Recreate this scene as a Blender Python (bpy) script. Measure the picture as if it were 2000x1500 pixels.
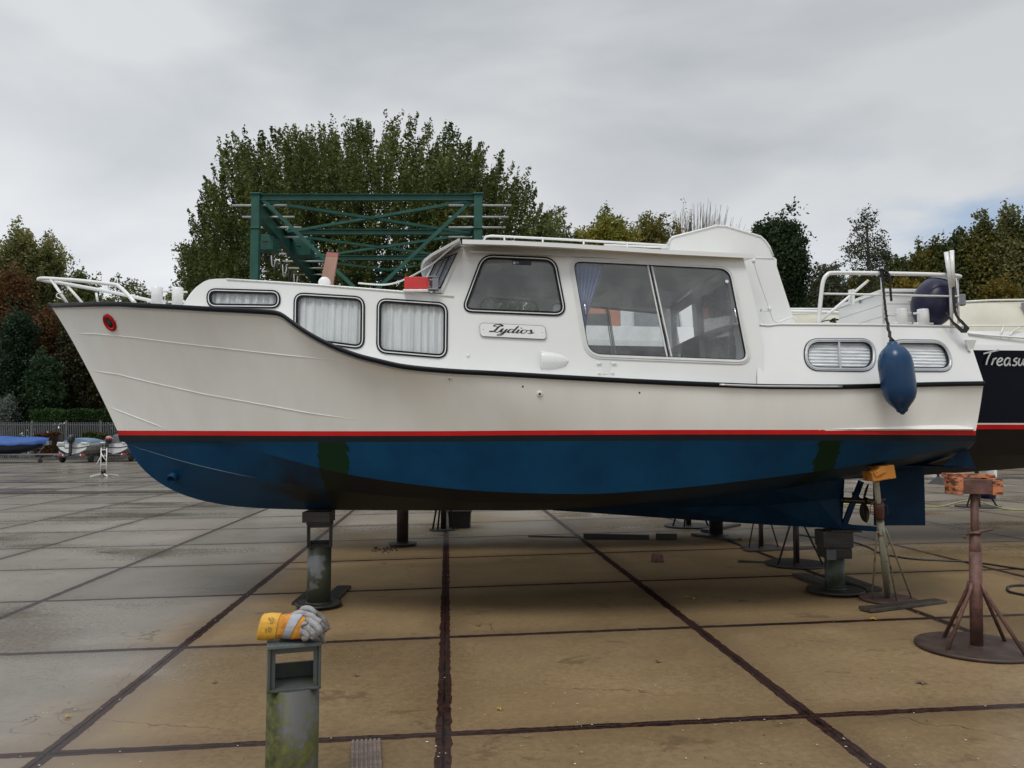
import bpy, bmesh, math, random
import numpy as np
from mathutils import Vector, Matrix
from mathutils.geometry import tessellate_polygon
for o in list(bpy.data.objects): bpy.data.objects.remove(o)
random.seed(7); rng = np.random.default_rng(7)
S = bpy.context.scene; C = S.collection
R = math.radians
# ------------------------------------------------------------------ camera
F = 1560.0; TH = math.atan(98/F); EYE = 1.6
cam = bpy.data.objects.new('camera', bpy.data.cameras.new('camera')); C.objects.link(cam)
cam.data.sensor_width = 36; cam.data.lens = F/2000*36; cam.data.clip_end = 3000; cam.data.clip_start = .05
cam.location = (0, 0, EYE); cam.rotation_euler = (R(90)+TH, 0, 0); S.camera = cam
# ------------------------------------------------------------------ world
W = bpy.data.worlds.new('World'); S.world = W; W.use_nodes = True
nt = W.node_tree; nt.nodes.clear()
def nd(t, ty, **kw):
    n = t.nodes.new(ty)
    for k, v in kw.items():
        if hasattr(n, k): setattr(n, k, v)
        else: n.inputs[k].default_value = v
    return n
def lk(t, a, b): t.links.new(a, b)
SUN_EL, SUN_AZ = R(56), R(200)
out = nd(nt, 'ShaderNodeOutputWorld'); bg = nd(nt, 'ShaderNodeBackground'); bg.inputs[1].default_value = 1.0
sky = nd(nt, 'ShaderNodeTexSky'); sky.sky_type = 'NISHITA'; sky.sun_disc = False
sky.sun_elevation = SUN_EL; sky.sun_rotation = SUN_AZ
skm = nd(nt, 'ShaderNodeVectorMath', operation='SCALE'); skm.inputs['Scale'].default_value = .12
lk(nt, sky.outputs[0], skm.inputs[0])
tc = nd(nt, 'ShaderNodeTexCoord')
mp = nd(nt, 'ShaderNodeMapping'); mp.inputs['Scale'].default_value = (1, 1, 2.6); lk(nt, tc.outputs['Generated'], mp.inputs[0])
n1 = nd(nt, 'ShaderNodeTexNoise'); n1.inputs['Scale'].default_value = 1.7; n1.inputs['Detail'].default_value = 6; n1.inputs['Roughness'].default_value = .48
n1.inputs['Distortion'].default_value = .25
lk(nt, mp.outputs[0], n1.inputs['Vector'])
cr = nd(nt, 'ShaderNodeValToRGB'); e = cr.color_ramp.elements
e[0].position = .38; e[0].color = (.465, .50, .54, 1); e[1].position = .60; e[1].color = (.71, .735, .76, 1)
lk(nt, n1.outputs[0], cr.inputs[0])
sep = nd(nt, 'ShaderNodeSeparateXYZ'); lk(nt, tc.outputs['Generated'], sep.inputs[0])
def mr(t, src, a, b, c, d):
    m = nd(t, 'ShaderNodeMapRange'); m.inputs[1].default_value = a; m.inputs[2].default_value = b; m.inputs[3].default_value = c; m.inputs[4].default_value = d
    m.interpolation_type = 'SMOOTHSTEP'; lk(t, src, m.inputs[0]); return m.outputs[0]
def mth(t, op, a, b):
    m = nd(t, 'ShaderNodeMath', operation=op)
    for i, v in enumerate((a, b)):
        if isinstance(v, (int, float)): m.inputs[i].default_value = v
        else: lk(t, v, m.inputs[i])
    return m.outputs[0]
hor = mr(nt, sep.outputs['Z'], .0, .42, 1.22, .92)          # cloud deck is brighter low down
hx = mr(nt, sep.outputs['X'], -.6, .5, 1.08, .92)           # and to the left
beh = mr(nt, sep.outputs['Y'], .2, -.6, 1.0, 1.15)
zen = mr(nt, sep.outputs['Z'], .5, .95, 1.0, 2.1)           # an overcast sky is brightest overhead
f = mth(nt, 'MULTIPLY', mth(nt, 'MULTIPLY', mth(nt, 'MULTIPLY', hor, hx), beh), zen)
cl = nd(nt, 'ShaderNodeVectorMath', operation='SCALE'); lk(nt, cr.outputs[0], cl.inputs[0]); lk(nt, f, cl.inputs['Scale'])
n2 = nd(nt, 'ShaderNodeTexNoise'); n2.inputs['Scale'].default_value = 3.3; n2.inputs['Detail'].default_value = 7; n2.inputs['Roughness'].default_value = .55
mp2 = nd(nt, 'ShaderNodeMapping'); mp2.inputs['Scale'].default_value = (1, 1, 2.8); mp2.inputs['Location'].default_value = (3.1, .2, .7); lk(nt, tc.outputs['Generated'], mp2.inputs[0])
lk(nt, mp2.outputs[0], n2.inputs['Vector'])
gap = mr(nt, n2.outputs[0], .44, .66, 0, .75)
gm = mth(nt, 'MULTIPLY', mth(nt, 'MULTIPLY', gap, mr(nt, sep.outputs['X'], .28, .5, 0, 1)), mr(nt, sep.outputs['Z'], .42, .25, 0, 1))
mx = nd(nt, 'ShaderNodeMix', data_type='RGBA'); lk(nt, gm, mx.inputs[0]); lk(nt, cl.outputs[0], mx.inputs[6]); lk(nt, skm.outputs[0], mx.inputs[7])
lk(nt, mx.outputs[2], bg.inputs[0]); lk(nt, bg.outputs[0], out.inputs[0])
# ------------------------------------------------------------------ sun (soft, overcast)
sl = bpy.data.lights.new('sun', 'SUN'); sl.energy = 1.35; sl.angle = R(20); sl.color = (1, .96, .9)
so = bpy.data.objects.new('sun', sl); C.objects.link(so)
sd = Vector((math.cos(SUN_EL)*math.sin(SUN_AZ), math.cos(SUN_EL)*math.cos(SUN_AZ), math.sin(SUN_EL)))
so.rotation_euler = sd.to_track_quat('Z', 'Y').to_euler()
S.view_settings.view_transform = 'Standard'; S.view_settings.look = 'None'; S.view_settings.exposure = 0; S.view_settings.gamma = 1
S.cycles.max_bounces = 8; S.cycles.transparent_max_bounces = 16; S.cycles.caustics_reflective = False; S.cycles.caustics_refractive = False

# ------------------------------------------------------------------ geometry of the view (used to measure the photo)
def ray(px, py):
    u = (px-1000)/F; v = (750-py)/F; y = math.cos(TH)-v*math.sin(TH); z = math.sin(TH)+v*math.cos(TH)
    return u/y, z/y
def at(px, py, Y):
    u, z = ray(px, py); return Vector((u*Y, Y, EYE+z*Y))
def proj(p):
    X, Y, Z = p[0], p[1], p[2]-EYE
    d = Y*math.cos(TH)+Z*math.sin(TH); v = -Y*math.sin(TH)+Z*math.cos(TH)
    return 1000+F*X/d, 750-F*v/d
def gz(x): return .16*math.tanh(x/8)                        # the yard slopes gently up to the right
def gp(px, py):
    u, z = ray(px, py); Y = 10.
    for _ in range(60): Y = .5*Y+.5*(EYE-gz(u*Y))/max(-z, 1e-4)
    return Vector((u*Y, Y, gz(u*Y)))
# ------------------------------------------------------------------ materials
MATS = {}
def mat(name, col, rough=.5, metal=0, col2=None, scale=6, lo=.4, hi=.62, bump=0, bscale=None, spec=.5, coat=0, detail=6, stretch=(1, 1, 1), rvar=0):
    if name in MATS: return MATS[name]
    m = bpy.data.materials.new(name); m.use_nodes = True; t = m.node_tree
    b = t.nodes['Principled BSDF']; b.inputs['Roughness'].default_value = rough; b.inputs['Metallic'].default_value = metal
    b.inputs['Specular IOR Level'].default_value = spec; b.inputs['Coat Weight'].default_value = coat; b.inputs['Coat Roughness'].default_value = .08
    tc = nd(t, 'ShaderNodeTexCoord'); mp = nd(t, 'ShaderNodeMapping'); mp.inputs['Scale'].default_value = stretch; lk(t, tc.outputs['Object'], mp.inputs[0])
    n = nd(t, 'ShaderNodeTexNoise'); n.inputs['Scale'].default_value = scale; n.inputs['Detail'].default_value = detail; n.inputs['Roughness'].default_value = .6
    lk(t, mp.outputs[0], n.inputs['Vector'])
    r = nd(t, 'ShaderNodeValToRGB'); e = r.color_ramp.elements; e[0].position = lo; e[1].position = hi
    c2 = col2 or tuple(c*.86 for c in col)
    e[0].color = (*c2, 1); e[1].color = (*col, 1); lk(t, n.outputs[0], r.inputs[0]); lk(t, r.outputs[0], b.inputs['Base Color'])
    if rvar: lk(t, mr(t, n.outputs[0], .35, .65, rough-rvar, rough+rvar), b.inputs['Roughness'])
    if bump:
        n3 = nd(t, 'ShaderNodeTexNoise'); n3.inputs['Scale'].default_value = bscale or scale*4; n3.inputs['Detail'].default_value = 4
        lk(t, mp.outputs[0], n3.inputs['Vector'])
        bp_ = nd(t, 'ShaderNodeBump'); bp_.inputs['Strength'].default_value = bump; bp_.inputs['Distance'].default_value = .01
        lk(t, n3.outputs[0], bp_.inputs['Height']); lk(t, bp_.outputs[0], b.inputs['Normal'])
    MATS[name] = m; return m
def leafmat(name, cols, trans=.35):
    m = bpy.data.materials.new(name); m.use_nodes = True; t = m.node_tree; b = t.nodes['Principled BSDF']
    b.inputs['Roughness'].default_value = .55; b.inputs['Specular IOR Level'].default_value = .3
    g = nd(t, 'ShaderNodeNewGeometry'); r = nd(t, 'ShaderNodeValToRGB'); el = r.color_ramp.elements
    while len(el) < len(cols): el.new(.5)
    for i, c in enumerate(cols): el[i].position = i/(len(cols)-1); el[i].color = (*c, 1)
    tc = nd(t, 'ShaderNodeTexCoord'); n = nd(t, 'ShaderNodeTexNoise'); n.inputs['Scale'].default_value = .45; n.inputs['Detail'].default_value = 3
    lk(t, tc.outputs['Object'], n.inputs['Vector'])
    s = mth(t, 'ADD', mth(t, 'MULTIPLY', g.outputs['Random Per Island'], .5), mr(t, n.outputs[0], .35, .65, 0, .5))
    lk(t, s, r.inputs[0]); lk(t, r.outputs[0], b.inputs['Base Color'])
    tr = nd(t, 'ShaderNodeBsdfTranslucent'); lk(t, r.outputs[0], tr.inputs[0]); ms = nd(t, 'ShaderNodeMixShader'); ms.inputs[0].default_value = trans
    lk(t, b.outputs[0], ms.inputs[1]); lk(t, tr.outputs[0], ms.inputs[2]); lk(t, ms.outputs[0], t.nodes['Material Output'].inputs[0])
    return m
def glassmat(name, tint, clear=.75, haze=(.5, .52, .54), hz=.3, rough=.03, reflect=1.):
    m = bpy.data.materials.new(name); m.use_nodes = True; t = m.node_tree; t.nodes.remove(t.nodes['Principled BSDF'])
    tr = nd(t, 'ShaderNodeBsdfTransparent'); tr.inputs[0].default_value = (*tint, 1)
    df = nd(t, 'ShaderNodeBsdfDiffuse'); df.inputs[0].default_value = (*haze, 1)
    gl = nd(t, 'ShaderNodeBsdfGlossy'); gl.inputs['Roughness'].default_value = rough
    tc = nd(t, 'ShaderNodeTexCoord'); n = nd(t, 'ShaderNodeTexNoise'); n.inputs['Scale'].default_value = 5; n.inputs['Detail'].default_value = 5; lk(t, tc.outputs['Object'], n.inputs['Vector'])
    nn = nd(t, 'ShaderNodeTexNoise'); nn.inputs['Scale'].default_value = 90; nn.inputs['Detail'].default_value = 2; lk(t, tc.outputs['Object'], nn.inputs['Vector'])
    a = nd(t, 'ShaderNodeMixShader'); lk(t, mth(t, 'MULTIPLY', mr(t, n.outputs[0], .35, .7, 1-clear, 1-clear+hz), mr(t, nn.outputs[0], .35, .6, .6, 1)), a.inputs[0]); lk(t, tr.outputs[0], a.inputs[1]); lk(t, df.outputs[0], a.inputs[2])
    fr = nd(t, 'ShaderNodeLayerWeight'); fr.inputs[0].default_value = .5
    b = nd(t, 'ShaderNodeMixShader'); lk(t, mth(t, 'MULTIPLY', mth(t, 'ADD', mth(t, 'MULTIPLY', mth(t, 'POWER', fr.outputs['Facing'], 4), .9), .06), reflect), b.inputs[0]); lk(t, a.outputs[0], b.inputs[1]); lk(t, gl.outputs[0], b.inputs[2])
    lk(t, b.outputs[0], t.nodes['Material Output'].inputs[0]); return m
M_white = mat('white_gloss_paint', (.74, .745, .735), .24, col2=(.71, .715, .70), scale=1.6, coat=.35, bump=.02, bscale=3)
M_hull = mat('cream_hull_paint', (.80, .80, .765), .2, col2=(.762, .755, .71), scale=1.1, coat=.4, bump=.10, bscale=1.7, detail=5, stretch=(3, 3, .7))
M_red = mat('red_stripe_paint', (.46, .008, .008), .35, spec=.15)
M_boot = mat('black_boot_paint', (.007, .010, .011), .5, spec=.12)
M_black = mat('black_rail_rubber', (.006, .007, .010), .35, spec=.18)
M_alu = mat('aluminium', (.62, .63, .64), .32, .85)
M_chrome = mat('chrome', (.75, .76, .78), .12, 1)
M_greyfr = mat('pale_window_frame', (.66, .67, .66), .35, col2=(.6, .61, .6))
M_int = mat('cabin_lining', (.58, .58, .58), .45, col2=(.50, .50, .51), scale=2)
M_dark = mat('dark_interior', (.035, .036, .038), .8)
M_rope = mat('black_rope', (.012, .012, .014), .8, bump=.6, bscale=180)
M_rust = mat('rusty_steel', (.13, .055, .040), .6, .2, col2=(.065, .026, .019), scale=9, bump=.3, bscale=60)
M_rustd = mat('dark_rusty_steel', (.050, .027, .022), .6, .2, col2=(.025, .015, .013), scale=9, bump=.3)
M_wood = mat('wet_dark_timber', (.045, .037, .03), .5, col2=(.024, .02, .017), scale=4, stretch=(1, 12, 12), bump=.4)
M_woodl = mat('grey_weathered_timber', (.20, .15, .125), .65, col2=(.11, .08, .065), scale=5, stretch=(14, 1.5, 14), bump=.5)
M_navy = mat('navy_hull_paint', (.003, .005, .012), .15, spec=.16)
M_cream = mat('cream_canvas', (.62, .60, .50), .8, col2=(.54, .52, .43), scale=1.5, bump=.25, bscale=3)
M_galv = mat('galvanised_steel', (.22, .23, .24), .5, .4)
M_tyre = mat('tyre_rubber', (.02, .02, .02), .8)
M_ant = mat('brown_antifouling', (.016, .012, .011), .6, spec=.2)
M_green = mat('green_crane_paint', (.018, .088, .066), .45, col2=(.013, .066, .049), scale=3, spec=.3)
M_orange = mat('orange_leather', (.60, .27, .035), .8, col2=(.48, .19, .02), scale=30, bump=.3)
# ------------------------------------------------------------------ objects
def tag(o, label=None, cat=None, group=None, kind=None):
    if label: o['label'] = label
    if cat: o['category'] = cat
    if group: o['group'] = group
    if kind: o['kind'] = kind
    return o
def empty(name, label, cat, loc=(0, 0, 0), rz=0, group=None):
    o = bpy.data.objects.new(name, None); C.objects.link(o); o.location = loc; o.rotation_euler = (0, 0, rz); o.empty_display_size = .2
    return tag(o, label, cat, group)
def copy_tree(o, parent=None):
    c = o.copy(); C.objects.link(c); c.parent = parent
    for ch in [x for x in C.objects if x.parent == o]: copy_tree(ch, c)
    return c
def smooth_pts(pts, n=6):
    P = [Vector(p) for p in pts]; o = []
    for i in range(len(P)-1):
        p0 = P[max(i-1, 0)]; p1 = P[i]; p2 = P[i+1]; p3 = P[min(i+2, len(P)-1)]
        for k in range(n):
            t = k/n; o.append(.5*((2*p1)+(p2-p0)*t+(2*p0-5*p1+4*p2-p3)*t*t+(3*p1-p0-3*p2+p3)*t**3))
    o.append(P[-1]); return o
class MB:
    def __init__(s): s.v = []; s.f = []; s.m = []; s.sm = []
    def add(s, vs, fs, mi=0, sm=False):
        b = len(s.v); s.v += [tuple(v) for v in vs]
        for f in fs: s.f.append([b+i for i in f]); s.m.append(mi); s.sm.append(sm)
    def box(s, c, d, rz=0, mi=0, rot=None, taper=1):
        hx, hy, hz = d[0]/2, d[1]/2, d[2]/2
        vs = [Vector((x*hx*(taper if z > 0 else 1), y*hy*(taper if z > 0 else 1), z*hz)) for z in (-1, 1) for y in (-1, 1) for x in (-1, 1)]
        Mx = rot if rot is not None else Matrix.Rotation(rz, 3, 'Z')
        vs = [Mx@v+Vector(c) for v in vs]
        s.add(vs, [(0, 2, 3, 1), (4, 5, 7, 6), (0, 1, 5, 4), (2, 6, 7, 3), (0, 4, 6, 2), (1, 3, 7, 5)], mi)
    def bar(s, a, b, w, h, mi=0):                          # box between two points
        a, b = Vector(a), Vector(b); d = (b-a); L = d.length; d.normalize()
        up = Vector((0, 0, 1)) if abs(d.z) < .95 else Vector((0, 1, 0))
        sx = d.cross(up).normalized(); u = sx.cross(d)
        s.box((a+b)/2, (w, L, h), mi=mi, rot=Matrix((sx, d, u)).transposed())
    def tube(s, pts, r, seg=8, mi=0, cap=True, closed=False, smooth=True):
        P = [Vector(p) for p in pts]; n = len(P); rs = r if isinstance(r, (list, tuple)) else [r]*n
        vs = []; up = None
        for i in range(n):
            d = (P[(i+1) % n]-P[i-1]) if closed else (P[min(i+1, n-1)]-P[max(i-1, 0)])
            if d.length < 1e-9: d = Vector((0, 0, 1))
            d.normalize()
            if up is None: up = d.orthogonal().normalized()
            up = (up-d*up.dot(d)); up = up.normalized() if up.length > 1e-6 else d.orthogonal().normalized()
            w = d.cross(up)
            for k in range(seg):
                a = 2*math.pi*k/seg; vs.append(P[i]+(up*math.cos(a)+w*math.sin(a))*rs[i])
        fs = []
        for i in range(n if closed else n-1):
            j = (i+1) % n
            for k in range(seg): fs.append((i*seg+k, i*seg+(k+1) % seg, j*seg+(k+1) % seg, j*seg+k))
        s.add(vs, fs, mi, smooth)
        if cap and not closed:
            b = len(s.v)-len(vs)
            s.f += [[b+k for k in range(seg)][::-1], [b+(n-1)*seg+k for k in range(seg)]]; s.m += [mi, mi]; s.sm += [False, False]
    def lathe(s, c, prof, seg=24, mi=0, M=None, smooth=True):    # prof: (r, z)
        vs = []
        for r, z in prof:
            for k in range(seg):
                a = 2*math.pi*k/seg; v = Vector((r*math.cos(a), r*math.sin(a), z))
                vs.append((M@v if M is not None else v)+Vector(c))
        fs = [(i*seg+k, i*seg+(k+1) % seg, (i+1)*seg+(k+1) % seg, (i+1)*seg+k) for i in range(len(prof)-1) for k in range(seg)]
        s.add(vs, fs, mi, smooth)
        b = len(s.v)-len(vs)
        s.f += [[b+k for k in range(seg)][::-1], [b+(len(prof)-1)*seg+k for k in range(seg)]]; s.m += [mi, mi]; s.sm += [False, False]
    def grid(s, rows, mi=0, smooth=True, closed=False):
        n = len(rows[0]); vs = [v for r in rows for v in r]; fs = []
        for i in range(len(rows)-1):
            for k in range(n if closed else n-1):
                fs.append((i*n+k, i*n+(k+1) % n, (i+1)*n+(k+1) % n, (i+1)*n+k))
        s.add(vs, fs, mi, smooth)
    def slab(s, outer, holes, fmap, thick, mi=0):          # flat panel with openings; fmap(x,z,off)->3D
        loops = [outer]+holes
        tris = tessellate_polygon([[Vector((p[0], p[1], 0)) for p in l] for l in loops])
        flat = [p for l in loops for p in l]
        vs = [fmap(p[0], p[1], 0) for p in flat]+[fmap(p[0], p[1], thick) for p in flat]; N = len(flat)
        fs = [tuple(t) for t in tris]+[tuple(i+N for i in t)[::-1] for t in tris]
        b = 0
        for l in loops:
            for k in range(len(l)): fs.append((b+k, b+(k+1) % len(l), b+(k+1) % len(l)+N, b+k+N))
            b += len(l)
        s.add(vs, fs, mi)
    def ring(s, loop, fmap, w0, w1, y0, y1, mi=0):         # band round an opening: from offset w0 to w1, standing from y0 to y1
        a = offset(loop, w0); b = offset(loop, w1); n = len(loop)
        vs = [fmap(*p, y0) for p in a]+[fmap(*p, y1) for p in a]+[fmap(*p, y1) for p in b]+[fmap(*p, y0) for p in b]
        fs = []
        for q in range(3):
            for k in range(n): fs.append((q*n+k, q*n+(k+1) % n, (q+1)*n+(k+1) % n, (q+1)*n+k))
        s.add(vs, fs, mi)
    def build(s, name, mats, parent=None, bevel=0, fix=True, sub=0):
        me = bpy.data.meshes.new(name); me.from_pydata(s.v, [], s.f)
        for m in (mats if isinstance(mats, (list, tuple)) else [mats]): me.materials.append(m)
        me.polygons.foreach_set('material_index', s.m); me.polygons.foreach_set('use_smooth', s.sm)
        if fix:
            bm = bmesh.new(); bm.from_mesh(me); bmesh.ops.recalc_face_normals(bm, faces=bm.faces); bm.to_mesh(me); bm.free()
        me.update(); o = bpy.data.objects.new(name, me); C.objects.link(o); o.parent = parent
        if bevel:
            b = o.modifiers.new('bevel', 'BEVEL'); b.width = bevel; b.segments = 2; b.limit_method = 'ANGLE'; b.angle_limit = R(40)
        if sub:
            b = o.modifiers.new('sub', 'SUBSURF'); b.levels = sub; b.render_levels = sub
        return o
def offset(loop, w):
    n = len(loop); A = sum(loop[i][0]*loop[(i+1) % n][1]-loop[(i+1) % n][0]*loop[i][1] for i in range(n)); sg = 1 if A > 0 else -1
    o = []
    for i in range(n):
        p, q, r = loop[i-1], loop[i], loop[(i+1) % n]
        d = Vector((r[0]-p[0], r[1]-p[1])); d.normalize(); o.append((q[0]+d.y*w*sg, q[1]-d.x*w*sg))
    return o
def rounded(corners, rad, n=7):
    o = []; m = len(corners); rr = rad if isinstance(rad, (list, tuple)) else [rad]*m
    for i in range(m):
        p = Vector(corners[i]); a = (Vector(corners[i-1])-p); b = (Vector(corners[(i+1) % m])-p)
        r = min(rr[i], a.length*.48, b.length*.48); p0 = p+a.normalized()*r; p1 = p+b.normalized()*r
        for k in range(n+1):
            t = k/n; q = p0*(1-t)**2+p*2*t*(1-t)+p1*t*t; q2 = p0*(1-t)+p1*t
            o.append(tuple(q))
    return o
def pchip(xs, ys):
    xs = np.array(xs, float); ys = np.array(ys, float); h = np.diff(xs); d = np.diff(ys)/h; m = np.zeros(len(xs)); m[0] = d[0]; m[-1] = d[-1]
    for i in range(1, len(xs)-1):
        if d[i-1]*d[i] > 0:
            w1 = 2*h[i]+h[i-1]; w2 = h[i]+2*h[i-1]; m[i] = (w1+w2)/(w1/d[i-1]+w2/d[i])
    def f(x):
        i = int(np.clip(np.searchsorted(xs, x)-1, 0, len(h)-1)); t = (x-xs[i])/h[i]
        return float((1+2*t)*(1-t)**2*ys[i]+t*(1-t)**2*h[i]*m[i]+t*t*(3-2*t)*ys[i+1]+t*t*(t-1)*h[i]*m[i+1])
    return f
# ================================================================== GROUND
YAW = math.atan(126/F)                                     # the slab joints run slightly to the left of the view
def ground_mat():
    m = bpy.data.materials.new('wet_concrete_slabs'); m.use_nodes = True; t = m.node_tree; b = t.nodes['Principled BSDF']
    tc = nd(t, 'ShaderNodeTexCoord'); mp = nd(t, 'ShaderNodeMapping'); o = gp(867, 1434)
    # rotate world xy into slab axes, origin at a joint crossing
    mp.vector_type = 'TEXTURE'; mp.inputs['Location'].default_value = (o.x, o.y, 0); mp.inputs['Rotation'].default_value = (0, 0, YAW)
    lk(t, tc.outputs['Object'], mp.inputs[0])
    sp = nd(t, 'ShaderNodeSeparateXYZ'); lk(t, mp.outputs[0], sp.inputs[0])
    wob = nd(t, 'ShaderNodeTexNoise'); wob.inputs['Scale'].default_value = 9; wob.inputs['Detail'].default_value = 5; lk(t, tc.outputs['Object'], wob.inputs['Vector'])
    wv = mr(t, wob.outputs[0], .3, .7, -.006, .006)
    def dist(src, per):
        a = mth(t, 'ADD', mth(t, 'DIVIDE', src, per), 1000.5); fr = mth(t, 'FRACT', a, 0)
        return mth(t, 'ADD', mth(t, 'MULTIPLY', mth(t, 'ABSOLUTE', mth(t, 'SUBTRACT', fr, .5), 0), per), wv)
    dx = dist(sp.outputs[0], 2.035); dy = dist(sp.outputs[1], 2.07)
    def step(d, w): m_ = nd(t, 'ShaderNodeMapRange'); m_.inputs[1].default_value = w; m_.inputs[2].default_value = w+.004; m_.inputs[3].default_value = 1; m_.inputs[4].default_value = 0; lk(t, d, m_.inputs[0]); return m_.outputs[0]
    jl = step(dx, .040); jt = step(dy, .036); j = mth(t, 'MAXIMUM', jl, jt); slot = mth(t, 'MAXIMUM', step(dx, .003), step(dy, .002))
    n = nd(t, 'ShaderNodeTexNoise'); n.inputs['Scale'].default_value = .55; n.inputs['Detail'].default_value = 8; n.inputs['Roughness'].default_value = .62; lk(t, tc.outputs['Object'], n.inputs['Vector'])
    n2 = nd(t, 'ShaderNodeTexNoise'); n2.inputs['Scale'].default_value = 26; n2.inputs['Detail'].default_value = 8; n2.inputs['Roughness'].default_value = .7; lk(t, tc.outputs['Object'], n2.inputs['Vector'])
    r = nd(t, 'ShaderNodeValToRGB'); e = r.color_ramp.elements; e[0].position = .33; e[0].color = (.190, .130, .066, 1); e[1].position = .68; e[1].color = (.285, .198, .106, 1)
    lk(t, n.outputs[0], r.inputs[0])
    # slabs away from the props are cleaner and greyer; those where boats stand are browned by rust and algae
    gs = nd(t, 'ShaderNodeMix', data_type='RGBA'); lk(t, mth(t, 'MAXIMUM', mr(t, mth(t, 'ADD', sp.outputs[0], mr(t, n.outputs[0], .3, .7, -.25, .25)), -2.6, -1.5, .85, 0), mr(t, mth(t, 'ADD', sp.outputs[1], mr(t, n.outputs[0], .3, .7, -2.5, 2.5)), 7, 12, 0, .7)), gs.inputs[0]); lk(t, r.outputs[0], gs.inputs[6])
    rg2 = nd(t, 'ShaderNodeValToRGB'); rg2.color_ramp.elements[0].position = .33; rg2.color_ramp.elements[0].color = (.175, .160, .140, 1); rg2.color_ramp.elements[1].position = .68; rg2.color_ramp.elements[1].color = (.255, .236, .208, 1); lk(t, n.outputs[0], rg2.inputs[0]); lk(t, rg2.outputs[0], gs.inputs[7])
    # per-slab tone
    vx = mth(t, 'FLOOR', mth(t, 'DIVIDE', sp.outputs[0], 2.035), 0); vy = mth(t, 'FLOOR', mth(t, 'DIVIDE', sp.outputs[1], 2.07), 0)
    cx = nd(t, 'ShaderNodeCombineXYZ'); lk(t, vx, cx.inputs[0]); lk(t, vy, cx.inputs[1]); wn = nd(t, 'ShaderNodeTexWhiteNoise'); lk(t, cx.outputs[0], wn.inputs[0])
    tone = mth(t, 'MULTIPLY', mr(t, wn.outputs[0], 0, 1, .84, 1.10), mr(t, n2.outputs[0], .3, .7, .86, 1.1))
    c1 = nd(t, 'ShaderNodeVectorMath', operation='SCALE'); lk(t, gs.outputs[2], c1.inputs[0]); lk(t, tone, c1.inputs['Scale'])
    # stains: scattered dark blots with hard edges
    st = nd(t, 'ShaderNodeTexNoise'); st.inputs['Scale'].default_value = 1.5; st.inputs['Detail'].default_value = 9; st.inputs['Roughness'].default_value = .68; st.inputs['Distortion'].default_value = .6
    mps = nd(t, 'ShaderNodeMapping'); mps.inputs['Scale'].default_value = (1, 1.6, 1); mps.inputs['Location'].default_value = (4.3, 1.7, 0); lk(t, tc.outputs['Object'], mps.inputs[0]); lk(t, mps.outputs[0], st.inputs['Vector'])
    sm = mr(t, st.outputs[0], .60, .65, 0, .5)
    mx1 = nd(t, 'ShaderNodeMix', data_type='RGBA'); lk(t, sm, mx1.inputs[0]); lk(t, c1.outputs[0], mx1.inputs[6]); mx1.inputs[7].default_value = (.085, .058, .032, 1)
    # fine dark spotting, pock marks and pale scuffs
    fs = nd(t, 'ShaderNodeTexNoise'); fs.inputs['Scale'].default_value = 7.5; fs.inputs['Detail'].default_value = 10; fs.inputs['Roughness'].default_value = .75; lk(t, tc.outputs['Object'], fs.inputs['Vector'])
    mf = nd(t, 'ShaderNodeMix', data_type='RGBA'); lk(t, mth(t, 'MULTIPLY', mr(t, fs.outputs[0], .62, .67, 0, .55), mr(t, st.outputs[0], .42, .55, .1, 1)), mf.inputs[0]); lk(t, mx1.outputs[2], mf.inputs[6]); mf.inputs[7].default_value = (.07, .045, .026, 1)
    mg = nd(t, 'ShaderNodeMix', data_type='RGBA'); lk(t, mr(t, fs.outputs[0], .36, .31, 0, .35), mg.inputs[0]); lk(t, mf.outputs[2], mg.inputs[6]); mg.inputs[7].default_value = (.34, .29, .22, 1); mx1 = mg
    vo = nd(t, 'ShaderNodeTexVoronoi', feature='DISTANCE_TO_EDGE'); vo.inputs['Scale'].default_value = .33; dv = nd(t, 'ShaderNodeVectorMath', operation='ADD'); lk(t, tc.outputs['Object'], dv.inputs[0])
    dn = nd(t, 'ShaderNodeTexNoise'); dn.inputs['Scale'].default_value = 1.3; dn.inputs['Detail'].default_value = 6; lk(t, tc.outputs['Object'], dn.inputs['Vector']); dq = nd(t, 'ShaderNodeVectorMath', operation='SCALE'); dq.inputs['Scale'].default_value = .9; lk(t, dn.outputs['Color'], dq.inputs[0]); lk(t, dq.outputs[0], dv.inputs[1]); lk(t, dv.outputs[0], vo.inputs['Vector'])
    mc = nd(t, 'ShaderNodeMix', data_type='RGBA'); lk(t, mth(t, 'MULTIPLY', mr(t, vo.outputs['Distance'], .0006, .0022, .6, 0), mr(t, n.outputs[0], .5, .58, 0, 1)), mc.inputs[0]); lk(t, mx1.outputs[2], mc.inputs[6]); mc.inputs[7].default_value = (.03, .022, .016, 1); mx1 = mc
    # dirt creeping from the joints
    near = mth(t, 'MINIMUM', dx, dy); jd = mth(t, 'MULTIPLY', mr(t, near, .02, .30, .42, 0), mr(t, n.outputs[0], .35, .65, .2, 1))
    mx2 = nd(t, 'ShaderNodeMix', data_type='RGBA'); lk(t, jd, mx2.inputs[0]); lk(t, mx1.outputs[2], mx2.inputs[6]); mx2.inputs[7].default_value = (.07, .043, .03, 1)
    rj = nd(t, 'ShaderNodeValToRGB'); rj.color_ramp.elements[0].color = (.014, .006, .005, 1); rj.color_ramp.elements[1].color = (.045, .018, .012, 1); rj.color_ramp.elements[0].position = .35; rj.color_ramp.elements[1].position = .65
    lk(t, n2.outputs[0], rj.inputs[0])
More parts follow.
